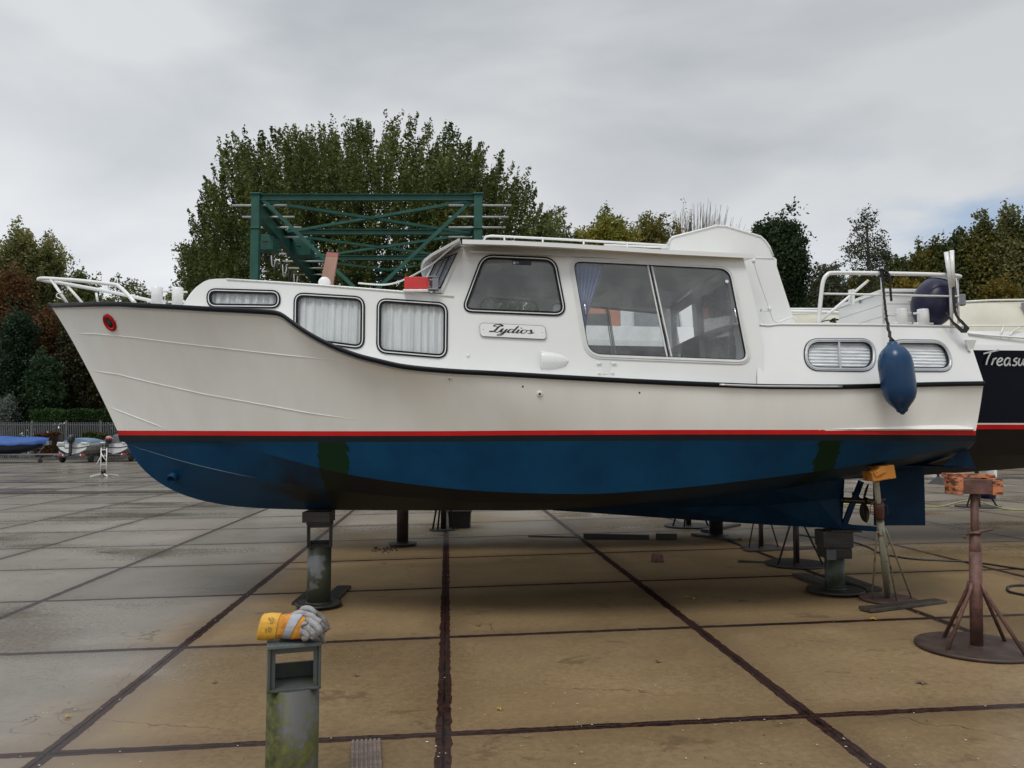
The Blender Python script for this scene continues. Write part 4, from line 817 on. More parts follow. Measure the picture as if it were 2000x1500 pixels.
for k in range(4): c2 = bp(1718+4.5*k, 534, HR); q.tube([c2+Vector((.0, .026*math.cos(a*math.pi/5), .026*math.sin(a*math.pi/5))) for a in range(10)], .007, 6, closed=True)
q.tube(smooth_pts([fp(1738, 668), fp(1745, 673), fp(1748, 668), fp(1742, 662)], 4), .008, 6, closed=True); T_.part('rope', q, M_rope)
# ---- board on the coach roof
T_ = Thing('gangplank', 'reddish brown varnished board with red end leaning upright on the front cabin roof', 'board', bp(642, 556, .3), True)
P4 = [bp(624, 560, .30), bp(650, 560, .30), bp(661, 494, .2), bp(638, 492, .2)]; q = MB()
lo_, hi_ = P4[0].lerp(P4[3], .88), P4[1].lerp(P4[2], .88)
def pl4(mb, P, mi): th_ = Vector((0, .03, 0)); mb.add(P+[p+th_ for p in P], [(0, 1, 2, 3), (4, 7, 6, 5), (0, 4, 5, 1), (1, 5, 6, 2), (2, 6, 7, 3), (3, 7, 4, 0)], mi)
pl4(q, [P4[0], P4[1], hi_, lo_], 0); pl4(q, [lo_, hi_, P4[2], P4[3]], 1); T_.part('board', q, [mat('varnished_board', (.22, .085, .040), .35, col2=(.17, .06, .03), stretch=(1, 1, .2), scale=8), mat('red_board_end', (.26, .03, .025), .4)], .002)
for t in (.15, .5, .85): q = MB(); p = P4[3].lerp(P4[2], t); q.tube([p, p+Vector((.004, 0, .028))], .004, 6); T_.part('peg', q, M_galv)
# ================================================================== STANDS
def keel_prop(base, H, r, label, mats, head='block', planks=(), disc=.26, rot=0, group='pipe props under the keels', mossy=None):
    T_ = Thing('keel_prop', label, 'boat stand', base, group=group); b = Vector(base); hd_ = H-.25
    q = MB(); q.lathe(b, [(r, .04), (r, hd_)], 28); T_.part('pipe', q, mats[0])
    q = MB(); q.lathe(b, [(disc, .028), (disc, .042), (disc-.01, .046)], 32); q.lathe(b, [(r+.015, .046), (r+.003, .06)], 24); T_.part('base_plate', q, mats[1])
    return T_, hd_
def cradle_head(T_, b, z0, w, h, d, mats, rot, cap=.02, capw=1.06, rear=.5):
    """box-shaped fork head: floor, two side cheeks, half-height rear web, cap plate"""
    Rz = Matrix.Rotation(rot, 3, 'Z')
    def bx(q, c, s): q.box(b+Rz@Vector(c)+Vector((0, 0, z0)), s, rot=Rz)
    q = MB(); t_ = .012
    bx(q, (0, 0, .006), (w, d, .012)); 
    for s_ in (-1, 1): bx(q, (s_*(w/2-t_/2), 0, h/2), (t_, d, h-.002)); 
    for s_ in (-1, 1): bx(q, (s_*(w/2-.022), -d/2+.02, h*.5), (.02, .012, h*.96))
    bx(q, (0, d/2-.008, h*rear/2), (w-2*t_, .014, h*rear)); bx(q, (0, d/2-.008, h*.93), (w-2*t_, .014, h*.13)); bx(q, (0, -d/2+.02, h*.93), (w-2*t_-.03, .012, h*.13))
    T_.part('fork_head', q, mats[0], .003)
    q = MB(); bx(q, (0, 0, h+cap/2), (w*capw, d*1.05, cap)); T_.part('cap_plate', q, mats[1], .003)
M_pipe = mat('mossy_grey_pipe', (.08, .09, .08), .5, col2=(.035, .042, .026), scale=5, lo=.42, hi=.56, bump=.15)
M_pipe2 = mat('green_pipe_with_bare_patch', (.045, .052, .035), .5, col2=(.13, .14, .14), scale=3.2, lo=.40, hi=.43)
M_iron = mat('dark_iron', (.032, .032, .028), .5, .2, col2=(.02, .017, .014), scale=8, bump=.3)
M_capg = mat('grey_painted_steel', (.105, .12, .12), .45, col2=(.075, .088, .088), scale=7, bump=.15)
def plank(label, p0, p1, w, th, m, z=0, group=None, grooves=0, name='plank'):
    a, b = Vector(p0), Vector(p1); c = (a+b)/2; d = b-a; L = d.length; rz = math.atan2(d.y, d.x)
    o = MB()
    if grooves:
        pw = w/grooves
        for i in range(grooves): o.box(Vector((0, (i+.5)*pw-w/2, th*.5+z)), (L, pw*.62, th))
        o.box(Vector((0, 0, z+th*.35)), (L*.998, w*.98, th*.7))
    else: o.box(Vector((0, 0, z+th/2)), (L, w, th))
    ob = o.build(name, m, None, bevel=.004); ob.location = (c.x, c.y, gz(c.x)+.002); ob.rotation_euler = (0, 0, rz); return tag(ob, label, 'plank', group)
GPL = 'planks lying under the boat stands'
# A: left keel prop
zA = bp(620, 997, 0).z
bA = gp(625, 1163); bA = Vector((b2w(bp(625, 1000, 0)).x, b2w(bp(625, 1000, 0)).y, gz(-1.9))); HA = zA-bA.z
def keel_base(px, py=1000): w_ = b2w(bp(px, py, 0)); return Vector((w_.x, w_.y, gz(w_.x)))
bA = keel_base(625); TA, _ = keel_prop(bA, HA, .112, 'green pipe prop with peeled grey patch under the bow end of the keel', (M_pipe2, M_iron), disc=.215)
# shorten the pipe under the fork head
z_f = (848-1062)/F*7.75+EYE-bA.z
for ch in C.objects:
    if ch.parent == TA.e and ch.name.startswith('pipe'):
        for v in ch.data.vertices:
            if v.co.z > .2: v.co.z = z_f
cradle_head(TA, bA, z_f, .235, HA-z_f-.125, .22, (M_iron, M_iron), R(14), cap=.02, rear=.2)
q = MB(); q.box(bA+Vector((-.01, 0, HA-.055)), (.26, .24, .10)); TA.part('wood_block', q, M_wood, .004)
pA = gp(582, 1180); plank('grooved dark plank under the left side of the mossy pipe prop disc', gp(584, 1182), gp(622, 1150), .155, .028, M_wood, 0, GPL, 6)
plank('grooved dark plank under the right side of the mossy pipe prop disc', gp(634, 1186), gp(672, 1148), .155, .028, M_wood, 0, GPL, 6)
# C: right keel prop under the skeg
bC = keel_base(1628, 1030); zC = bp(1628, 1033, 0).z
TC, _ = keel_prop(bC, zC-bC.z, .092, 'grey pipe prop with thick dark block head under the skeg', (M_pipe, M_iron), disc=.27)
z_f = EYE+(848-1085)/F*7.85-bC.z
for ch in C.objects:
    if ch.parent == TC.e and ch.name.startswith('pipe'):
        for v in ch.data.vertices:
            if v.co.z > .2: v.co.z = z_f
q = MB(); q.box(bC+Vector((0, 0, z_f+.05)), (.25, .24, .10)); q.box(bC+Vector((-.08, -.13, z_f+.04)), (.09, .02, .10), mi=1); TC.part('steel_head', q, [M_iron, M_capg], .004)
hC = zC-bC.z-.012-(z_f+.10)
q = MB(); q.box(bC+Vector((.0, 0, z_f+.102+hC/2)), (.29, .23, hC)); q.box(bC+Vector((.07, -.04, z_f+.10+hC+.004)), (.30, .20, .02)); TC.part('wood_block', q, M_wood, .006)
plank('dark wet plank on the left of the two under the grey pipe prop', gp(1562, 1126), gp(1655, 1160), .17, .035, M_wood, 0, GPL)
plank('dark wet plank on the right of the two under the grey pipe prop', gp(1632, 1128), gp(1708, 1156), .17, .035, M_wood, 0, GPL)
# G: foreground post with the gloves on top
bG = Vector((at(570, 1500, 3.6).x, 3.6, gz(-.99))); r_ = .113
def zpx(py, Y): return at(1000, py, Y).z
M_moss = None
def moss_mat():
    m = bpy.data.materials.new('mossy_painted_pipe'); m.use_nodes = True; t = m.node_tree; b = t.nodes['Principled BSDF']; b.inputs['Roughness'].default_value = .55; b.inputs['Specular IOR Level'].default_value = .3
    tc = nd(t, 'ShaderNodeTexCoord'); mp = nd(t, 'ShaderNodeMapping'); mp.inputs['Scale'].default_value = (7, 7, 2.2); mp.inputs['Location'].default_value = (.7, .3, 1.9); lk(t, tc.outputs['Object'], mp.inputs[0])
    n = nd(t, 'ShaderNodeTexNoise'); n.inputs['Scale'].default_value = 1; n.inputs['Detail'].default_value = 5; lk(t, mp.outputs[0], n.inputs['Vector'])
    n2 = nd(t, 'ShaderNodeTexNoise'); n2.inputs['Scale'].default_value = 30; n2.inputs['Detail'].default_value = 8; lk(t, tc.outputs['Object'], n2.inputs['Vector'])
    sp = nd(t, 'ShaderNodeSeparateXYZ'); lk(t, tc.outputs['Object'], sp.inputs[0])
    lft = mr(t, sp.outputs[0], .02, -.09, 0, .30); low = mr(t, sp.outputs[2], .42, .15, -.02, .10)
    s_ = mth(t, 'ADD', mth(t, 'ADD', mth(t, 'ADD', n.outputs[0], lft), low), mr(t, n2.outputs[0], .3, .7, -.08, .08))
    mx = nd(t, 'ShaderNodeMix', data_type='RGBA'); lk(t, mr(t, s_, .50, .68, 0, 1), mx.inputs[0]); mx.inputs[6].default_value = (.088, .086, .084, 1)
    r = nd(t, 'ShaderNodeValToRGB'); r.color_ramp.elements[0].color = (.026, .029, .008, 1); r.color_ramp.elements[1].color = (.085, .088, .018, 1); r.color_ramp.elements[0].position = .35; r.color_ramp.elements[1].position = .65; lk(t, n2.outputs[0], r.inputs[0]); lk(t, r.outputs[0], mx.inputs[7]); lk(t, mx.outputs[2], b.inputs['Base Color'])
    bp_ = nd(t, 'ShaderNodeBump'); bp_.inputs['Strength'].default_value = .12; bp_.inputs['Distance'].default_value = .01; lk(t, n2.outputs[0], bp_.inputs['Height']); lk(t, bp_.outputs[0], b.inputs['Normal']); return m
M_moss = moss_mat()
TG = Thing('keel_prop', 'algae stained grey pipe prop standing in the foreground with work gloves on top', 'boat stand', bG, group='pipe props under the keels')
zf = zpx(1352, 3.5)-bG.z; zt = zpx(1266, 3.49)-bG.z
q = MB(); q.lathe(bG, [(r_+.002, .045), (r_, .06), (r_, zf+.002)], 40); TG.part('pipe', q, M_moss)
q = MB(); q.lathe(bG, [(.26, .01), (.26, .03), (.25, .04)], 40); TG.part('base_plate', q, M_iron)
cradle_head(TG, bG, zf, .223, zt-zf-.004, .19, (mat('mossy_head_steel', (.060, .070, .068), .45, col2=(.045, .055, .018), scale=9, lo=.36, hi=.5, bump=.2), M_capg), R(18), cap=.016, capw=1.03, rear=.42)
ztop = zt+.014+bG.z
# ---- tripod / pole stands
def pole_stand(label, base, top, rb, r1, r2, legs, mats, collar=.55, n=12, group='steel pole stands', th=.02, tilt=None):
    """mats: base, legs+lower, upper"""
    T_ = Thing('pole_stand', label, 'boat stand', base, group=group); b, t = Vector(base), Vector(top); d = t-b
    q = MB(); q.lathe(b, [(rb, .002), (rb, th), (rb-.006, th+.003)], 40); T_.part('base_plate', q, mats[0])
    q = MB(); q.tube([b+Vector((0, 0, th)), b+d*collar], r1, n); T_.part('lower_tube', q, mats[1])
    q = MB(); q.tube([b+d*(collar-.02), t], r2, n); T_.part('upper_tube', q, mats[2])
    for (ang, k, zl, rad) in legs:
        f_ = Vector((math.cos(ang), math.sin(ang), 0)); q = MB(); p1 = b+d*zl+f_*r1*1.1; p2 = b+d*(zl-.05)+f_*(r1+.02); p3 = b+f_*rb*k+Vector((0, 0, th)); q.tube([p1, p2, p3], rad, 8); T_.part('leg', q, mats[1])
    return T_
# E: big rusty stand at the right edge
bE = gp(1908, 1266); tE = at(1903, 962, bE.y-.02)
M_rE = mat('red_rust_primer', (.155, .075, .058), .6, .1, col2=(.085, .040, .030), scale=11, bump=.3, bscale=60)
M_rEb = mat('brown_base_steel', (.075, .048, .038), .5, .1, col2=(.045, .03, .024), scale=7)
TE = pole_stand('tall rust red pole stand with round base at the right edge', bE, tE, .405, .043, .027, [(R(205), .78, .42, .0135), (R(-62), .86, .42, .0135), (R(22), .72, .42, .0135), (R(118), .62, .42, .0135)], (M_rEb, M_rE, M_rE), .62, 16)
d = (tE-bE); q = MB(); q.tube([bE+d*.55, bE+d*.73], .038, 16); q.tube([bE+d*.735, bE+d*.75], .047, 16)
cc = bE+d*.742; q.tube([cc+Vector((-.09, -.02, -.012)), cc+Vector((.10, -.05, .03))], .010, 8); q.tube([cc+Vector((-.09, -.02, -.012)), cc+Vector((-.085, -.02, -.04))], .009, 6); TE.part('collar', q, M_rE)
q = MB(); hc_ = tE+Vector((-.012, 0, .045)); Ry = Matrix.Rotation(R(1), 3, 'Y')
q.box(hc_, (.215, .13, .105), rot=Ry); TE.part('channel', q, M_rE, .004)
M_flak = mat('flaking_orange_wood', (.50, .17, .07), .6, col2=(.07, .035, .025), scale=13, lo=.44, hi=.51, stretch=(1, 1, 3))
q = MB(); q.box(hc_+Ry@Vector((-.135, 0, .003)), (.058, .15, .12), rot=Ry); q.box(hc_+Ry@Vector((.142, 0, .003)), (.072, .15, .12), rot=Ry); q.box(hc_+Ry@Vector((0, .05, .075)), (.34, .10, .03), rot=Ry); TE.part('wood_pad', q, M_flak, .004)
# D: leaning cream pole stand below the chine
bD = gp(1735, 1172); tD = b2w(bp(1711, 938, 1.05))
M_cr = mat('chipped_cream_paint', (.30, .30, .22), .5, col2=(.11, .06, .045), scale=16, lo=.36, hi=.42); M_rD = mat('brown_rust', (.10, .058, .048), .6, col2=(.07, .038, .03), scale=9)
TD = pole_stand('leaning pole stand with chipped cream paint and an orange pad under the stern', bD, tD, .25, .031, .024, [(R(195), .72, .62, .009), (R(-10), .82, .62, .009), (R(-85), .55, .62, .009)], (M_rD, M_cr, M_cr), .68, 14)
d = tD-bD; q = MB(); q.tube([bD+d*.70, bD+d*.735, bD+d*.80, bD+d*.83], [.034, .038, .044, .040], 16); q.tube([bD+d*.835+Vector((-.075, -.02, -.02)), bD+d*.845, bD+d*.84+Vector((.07, .02, .012))], .008, 8)
for s_ in (-1, 1): q.tube([bD+d*.82+Vector((s_*.035, 0, 0)), bD+d*.80+Vector((s_*.075, 0, 0)), bD+d*.74+Vector((s_*.075, 0, 0)), bD+d*.72+Vector((s_*.035, 0, 0))], .003, 6)
TD.part('collar', q, mat('rust_collar', (.11, .045, .035), .6))
q = MB(); c_ = tD+Vector((.02, 0, .055)); Ry = Matrix.Rotation(R(-8), 3, 'Y'); q.box(c_+Vector((.035, 0, .015)), (.13, .20, .115), rot=Ry); q.box(c_+Vector((-.05, 0, -.015)), (.09, .19, .085), rot=Ry); q.box(c_+Vector((-.035, -.02, .02)), (.10, .19, .05), rot=Matrix.Rotation(R(-25), 3, 'Y'))
TD.part('pad', q, mat('orange_foam_pad', (.55, .22, .03), .7, col2=(.20, .09, .03), scale=12, lo=.38, hi=.46), .008)
plank('weathered plank sticking out to the right from under the cream pole stand', gp(1690, 1196), gp(1838, 1176), .13, .03, mat('grey_wet_plank', (.07, .058, .048), .4, col2=(.035, .028, .024), scale=5, stretch=(1, 9, 1)), 0, GPL)
plank('short dark plank under the near edge of the cream pole stand base', gp(1683, 1192), gp(1760, 1188), .10, .025, M_wood, 0, GPL)
# far side stands of our boat and those of the neighbour
M_dk = mat('very_dark_steel', (.028, .022, .02), .55, .1, col2=(.02, .014, .012))
def dstand(label, px, py, topz, rb, rt, red=False, angs=(205, 245, -20)):
    b = gp(px, py); m_ = M_rustd if red else M_dk
    return pole_stand(label, b, b+Vector((0, 0, topz-b.z)), rb, rt, rt*.8, [(R(a), .8, .55, rt*.33) for a in angs], (M_dk, m_, m_), .6)
dstand('dark pole stand with round base just left of the block headed grey prop', 1556, 1103, 1.16, .36, .035)
plank('flat dark batten left of the dark pole stand base', gp(1441, 1098), gp(1497, 1100), .05, .02, M_wood, 0, GPL)
dstand('thin reddish pole stand with cable looped on it, behind the keel of the white cruiser', 1487, 1070, 1.35, .27, .03, True)
plank('flat dark board beneath the thin reddish pole stand', gp(1456, 1077), gp(1600, 1070), .2, .02, M_wood, 0, GPL)
dstand('pole stand farthest back under the skeg, left of a dark pipe prop', 1345, 1028, 1.35, .40, .045)
b = gp(1399, 1050); TP, _ = keel_prop(b, 1.25, .10, 'black pipe prop on planks under the neighbouring blue boat', (M_dk, M_dk), disc=.18)
plank('long plank under the black pipe prop', gp(1356, 1046), gp(1442, 1056), .16, .035, M_wood, 0, GPL); plank('plank crossing behind the black pipe prop', gp(1376, 1040), gp(1440, 1026), .14, .04, M_wood, 0, GPL)
b = gp(786, 1066); TP, _ = keel_prop(b, 1.3, .085, 'rusty brown pipe prop standing behind the keel on a small plate', (M_rustd, M_dk), disc=.21)
b = gp(862, 1037); dstand('dark pole stand with disc base half hidden behind the keel, beside a black crate', 866, 1035, 1.35, .24, .05)
q = MB(); b = gp(898, 1030); Tc = Thing('crate', 'black plastic crate on the ground behind the keel', 'crate', b)
q.box(b+Vector((0, 0, .15)), (.36, .3, .30), taper=1.08); q.box(b+Vector((0, 0, .285)), (.42, .36, .03)); Tc.part('body', q, M_dk, .01)
plank('slatted grey brown wooden board lying in front right of the near pipe prop', gp(715, 1452), gp(716, 1530), .155, .022, M_woodl, 0, GPL, 7)
# timbers and block on the ground
M_beam = mat('dark_beam', (.03, .024, .02), .6)
plank('long dark timber beam lying under the white cruiser', gp(1140, 1052), gp(1268, 1053), .09, .07, M_beam, 0, GPL, name='timber')
plank('pale narrow lath lying left of the long dark timber', gp(1032, 1049), gp(1130, 1050), .05, .02, mat('brown_lath', (.09, .05, .04), .6), 0, GPL, name='lath')
plank('short dark timber block right of the long dark timber', gp(1281, 1053), gp(1322, 1053), .09, .08, M_beam, 0, GPL, name='timber')
b = gp(1284, 1097); Tb = Thing('foam_block', 'weathered pinkish brown block lying alone on the slabs under the boat', 'block', b); q = MB(); q.box(b+Vector((0, 0, .05)), (.13, .16, .10), rz=.2, taper=.8); Tb.part('block', q, mat('pink_foam', (.16, .075, .055), .8, col2=(.09, .045, .035), scale=22, bump=.6, bscale=50), .015)
# hoses
def gline(pts, r, dz=0): return smooth_pts([Vector((p.x, p.y, gz(p.x)+r+dz)) for p in [gp(*a) for a in pts]], 8)
q = MB(); q.tube(gline([(1560, 1045), (1600, 1052), (1665, 1060), (1700, 1072), (1720, 1082), (1780, 1093), (1890, 1099), (1960, 1108), (2060, 1125), (2150, 1150)], .010), .010, 8); tag(q.build('hose', mat('black_hose', (.012, .012, .013), .4)), 'black hose snaking over the slabs behind the two right hand stands', 'hose')
q = MB(); q.tube(gline([(2060, 1175), (1998, 1164), (1972, 1158), (1968, 1150), (1980, 1146), (2010, 1146), (2060, 1150)], .012), .012, 8); tag(q.build('hose', MATS['black_hose']), 'loop of thick black hose at the right edge beyond the rust red stand', 'hose')
q = MB(); q.tube(gline([(1560, 992), (1640, 986), (1720, 990), (1800, 990), (1840, 990), (1875, 981), (1900, 979), (1925, 984), (1960, 995), (2000, 997), (2080, 996)], .014), .014, 8); tag(q.build('hose', mat('yellow_hose', (.34, .33, .13), .5)), 'pale yellow hose curving over the slabs behind the rudder', 'hose')
# ================================================================== GLOVES on the near prop
M_cuff = mat('yellow_cuff', (.66, .37, .045), .6, col2=(.58, .30, .03), scale=10, bump=.15, bscale=60)
M_suede = mat('grey_suede', (.33, .325, .33), .9, col2=(.20, .19, .19), scale=26, bump=.5, bscale=120)
M_suede2 = mat('worn_brown_suede', (.20, .175, .165), .9, col2=(.11, .09, .08), scale=22, bump=.5, bscale=110)
M_strap = mat('pale_strap', (.36, .38, .42), .8, col2=(.27, .285, .32), scale=18)
GY = 3.55
TXW = bpy.data.textures.new('leather_creases', 'CLOUDS'); TXW.noise_scale = .03; TXW.noise_depth = 2
gbase = Vector((bG.x, bG.y, ztop))
def G(px, py, dy=0): return at(px, py, GY+dy)
def glove_loft(mb, secs, mi, seg=22, wr=0, ph=0):
    rows = []
    for i, (pt, pb, dy, dep) in enumerate(secs):
        a, b = G(*pt, dy), G(*pb, dy); c = (a+b)/2; u = (a-b)/2; w_ = Vector((0, dep, 0)); r_ = []
        for k in range(seg):
            an = 2*math.pi*k/seg; cs, sn = math.cos(an), math.sin(an); e_ = .8
            f_ = 1+wr*math.sin(i*2.1+ph+3*sn)*abs(sn); r_.append(c+u*math.copysign(abs(cs)**e_, cs)*f_+w_*math.copysign(abs(sn)**e_, sn)*f_)
        rows.append(r_)
    mb.grid(rows, mi, True, True)
def finger(mb, pts, rs, mi=0): P = smooth_pts([G(*p) for p in pts], 4); n = len(P); R_ = [np.interp(i/(n-1), np.linspace(0, 1, len(rs)), rs) for i in range(n)]; R_[-1] *= .35; R_[-2] *= .75; mb.tube(P, [float(r) for r in R_], 12, mi)
T1 = Thing('work_glove', 'yellow and orange work glove with grey leather fingers on top of the near pipe prop', 'glove', gbase, group='pair of work gloves')
q = MB(); glove_loft(q, [((516, 1199), (506, 1249), 0, .040), ((515, 1199), (505, 1249), 0, .046), ((530, 1197.5), (521, 1250), 0, .046), ((550, 1198), (541, 1247.5), 0, .042)], 0)
cuff = T1.part('cuff', q, M_cuff)
q = MB(); glove_loft(q, [((548, 1199), (540, 1246), 0, .040), ((553, 1201), (545, 1247), 0, .041), ((558, 1200), (549, 1245), 0, .040), ((563, 1200.5), (554, 1247), 0, .042), ((568, 1199), (558, 1245.5), 0, .040), ((574, 1200), (565, 1246), 0, .042)], 0, wr=.05); T1.part('wrist_band', q, M_orange)
q = MB(); glove_loft(q, [((572, 1198.5), (553, 1246), 0, .0425), ((592, 1200), (566, 1247), -.003, .043)], 0); T1.part('strap', q, M_strap)
q = MB(); glove_loft(q, [((586, 1201), (563, 1246.5), -.002, .042), ((597, 1205), (574, 1248), -.004, .040), ((605, 1213), (590, 1247), -.006, .034), ((609, 1222), (603, 1238), -.006, .022)], 0, wr=.03); T1.part('back', q, M_orange)
fgs = [[(598, 1209, -.02), (612, 1218, -.03), (622, 1228, -.034), (621, 1236, -.036), (612, 1239, -.036)], [(594, 1220, -.034), (602, 1228, -.042), (611, 1236, -.044), (613, 1242, -.042), (605, 1244.5, -.040)], [(588, 1232, -.036), (596, 1236, -.046), (601, 1240, -.046), (597, 1245, -.044), (590, 1246, -.04)], [(575, 1199, .01), (590, 1198, .01), (608, 1204, .0), (621, 1212, -.01), (628, 1216, -.012)]]
for i, f_ in enumerate(fgs): q = MB(); finger(q, f_, [.012, .0155, .0165, .015, .012] if i < 3 else [.010, .014, .014, .013, .011]); T1.part('finger', q, M_suede)
q = MB(); finger(q, [(600, 1216, -.044), (593, 1219, -.048), (588, 1222, -.046)][::-1], [.006, .008, .009]); T1.part('thumb', q, M_suede)
# printed marks on the cuff
def cuffpt(px, py): a = G(px, py, 0); return a
M_mark = mat('dark_print', (.05, .035, .03), .7)
def cz(px, py, mbv): # drop a mark on the cuff surface (front side of the ellipse)
    lean = (549-py)/0 if False else 0
    t = (py-1223.5)/26; xo = 0; dep = -.0468*max(0, 1-abs(t)**2.5)**(1/2.5)-.001
    return G(px, py, dep)
q = MB()
def mk(pts, r=.0009): q.tube([cz(a, b, 0) for a, b in pts], r, 4)
mk([(524, 1206), (527, 1208.5), (531, 1205.5), (533, 1207), (536, 1209), (533, 1210), (534, 1213), (531, 1211), (529, 1213.5), (527.5, 1210.5), (524.5, 1209.5), (525.5, 1207.5), (524, 1206)], .0011)
mk([(530.5, 1215), (529, 1215.5), (528, 1217), (528.5, 1218.5)], .0008); mk([(533, 1215.3), (531.7, 1215.7), (531, 1217), (531.3, 1218.5)], .0008)
mk([(524.5, 1225), (530, 1226), (529, 1234), (523.5, 1233), (524.5, 1225)], .0008); mk([(526, 1228), (528, 1229.5), (526, 1231)], .0009)
for i in range(4): mk([(518+1.2*i, 1228-i*.3), (517+1.2*i, 1236)], .0004)
T1.part('print', q, M_mark, par=cuff)
for o_ in [o for o in C.objects if o.parent == T1.e]:
    if o_.name.split('.')[0] not in ('print',):
        s_m = o_.modifiers.new('sub', 'SUBSURF'); s_m.levels = s_m.render_levels = 2; s_m.subdivision_type = 'SIMPLE'; dm = o_.modifiers.new('crease', 'DISPLACE'); dm.texture = TXW; dm.strength = .003 if o_.name.startswith('cuff') else .006; dm.mid_level = .5; dm.texture_coords = 'LOCAL'
T2 = Thing('work_glove', 'grey suede glove crumpled behind the yellow cuffed one, fingers drooping over the edge', 'glove', gbase+Vector((.05, .03, 0)), group='pair of work gloves')
q = MB(); glove_loft(q, [((548, 1205), (548, 1246), .07, .02), ((570, 1197), (566, 1246), .07, .03), ((585, 1190), (590, 1245), .065, .032), ((597, 1187), (606, 1240), .06, .034), ((610, 1192), (618, 1236), .055, .034), ((620, 1201), (626, 1232), .05, .028)], 0, wr=.04); T2.part('palm', q, M_suede)
q = MB(); finger(q, [(588, 1196, .05), (592, 1189, .045), (604, 1188.5, .04), (613, 1196, .04), (616, 1203, .04)], [.010, .012, .0125, .012, .009]); T2.part('thumb', q, M_suede)
for f_, rs in (([(612, 1194, .06), (625, 1203, .05), (634, 1214, .045), (641, 1225, .045), (642, 1230, .045)], [.012, .014, .013, .012, .010]), ([(618, 1212, .04), (628, 1222, .03), (636, 1229, .03), (639, 1232, .03)], [.014, .014, .013, .011]), ([(614, 1225, .02), (622, 1234, .0), (628, 1243, -.005), (634, 1251, -.005), (637, 1255, -.005)], [.013, .0135, .012, .011, .009]), ([(620, 1222, .03), (628, 1232, .02), (632, 1240, .02)], [.013, .013, .010])):
    q = MB(); finger(q, f_, rs); T2.part('finger', q, M_suede2)
for o_ in [o for o in C.objects if o.parent == T2.e]:
    s_m = o_.modifiers.new('sub', 'SUBSURF'); s_m.levels = s_m.render_levels = 2; s_m.subdivision_type = 'SIMPLE'; dm = o_.modifiers.new('crease', 'DISPLACE'); dm.texture = TXW; dm.strength = .006; dm.mid_level = .5; dm.texture_coords = 'LOCAL'
# ================================================================== NEIGHBOUR BOAT
NB = 11.7
nbt = empty('navy_cabin_cruiser', 'dark navy motor yacht with cream canvas cover lying behind the stern of the white cruiser', 'boat', (0, NB, 0), BA, None)
def n2w(p): return Vector((BC*p[0]-BS*p[1], NB+BS*p[0]+BC*p[1], p[2]))
def npt(px, py, h):
    u, z = ray(px, py); Y = (NB*BC-h)/(BC-BS*u); return Vector((BC*u*Y+BS*(Y-NB), -h, EYE+z*Y))
xs_ = [-4.2, -3.6, -2.8, -1.8, -.5, 1, 3, 5, 7, 8.6]; fhalf = pchip(xs_, [0, .55, 1.0, 1.32, 1.5, 1.6, 1.62, 1.6, 1.5, 1.35]); fsh = pchip([-4.2, -1, 3, 6, 8.6], [3.05, 2.85, 2.78, 2.765, 2.785]); fkeel = pchip([-4.2, -3.6, -2.6, 0, 4, 8.6], [2.2, 1.5, 1.05, .95, .92, 1.15])
zt_, zr0, zr1 = npt(1950, 669, 1.6).z, npt(1950, 838, 1.6).z, npt(1950, 829, 1.6).z
def nrow(x, lv):
    h = fhalf(x); k = fkeel(x)
    return {0: (h, fsh(x)+.0), 1: (h*1.01, fsh(x)-.075), 2: (h*.975, 2.2), 3: (h*.94, zr1+.045), 4: (h*.938, zr1+.02), 5: (h*.935, zr1), 6: (h*.93, zr0), 7: (h*.82, 1.32 if k < 1.3 else k+.02), 8: (0, k)}[lv]
NX = [-4.2+12.8*i/80 for i in range(81)]; q = MB()
for sg in (-1, 1):
    for a, b, mi in ((0, 1, 1), (1, 2, 0), (2, 3, 0), (3, 4, 0), (4, 5, 1), (5, 6, 2), (6, 7, 3), (7, 8, 3)):
        q.grid([[Vector((x, sg*nrow(x, l)[0], nrow(x, l)[1])) for x in NX] for l in (a, b)], mi)
E_ = [Vector((8.6, -nrow(8.6, l)[0], nrow(8.6, l)[1])) for l in range(9)]; q.add(E_+[mirror(p) for p in E_], [tuple(range(9))+tuple(range(17, 8, -1))], 0)
q.build('hull', [M_navy, M_white, M_red, M_ant], nbt)
q = MB(); q.grid([[Vector((x, s_*fhalf(x), fsh(x)-.02)) for x in NX] for s_ in (-1, 1)]); q.build('deck', M_white, nbt)
q = MB()   # coaming
for sg in (-1, 1): q.grid([[Vector((x, sg*(fhalf(x)-d_), fsh(x)+z_)) for x in NX[20:]] for d_, z_ in ((.04, 0), (.10, .19), (.14, .20), (.16, 0))], 0, False)
q.build('coaming', M_cream if False else M_white, nbt)
q = MB(); zc = npt(1950, 640, 1.45).z
q.tube([npt(1530, 636, 1.45), npt(1700, 636, 1.45), npt(1900, 636.5, 1.45), npt(2150, 636, 1.45)], .012, 8); q.tube([npt(1885, 650, 1.5), npt(1930, 655, 1.5), npt(2000, 660, 1.5), npt(2150, 661, 1.5)], .016, 8); q.tube([npt(1520, 603.5, 1.3), npt(1660, 604, 1.3)], .016, 8)
for px in (1540, 1960): q.tube([npt(px, 637, 1.45), npt(px-6, 655, 1.5)], .010, 6)
q.tube(smooth_pts([npt(1972, 655, 1.5), npt(1980, 645, 1.46), npt(1996, 639, 1.45)], 4), .010, 6); q.build('hand_rail', M_white, nbt)
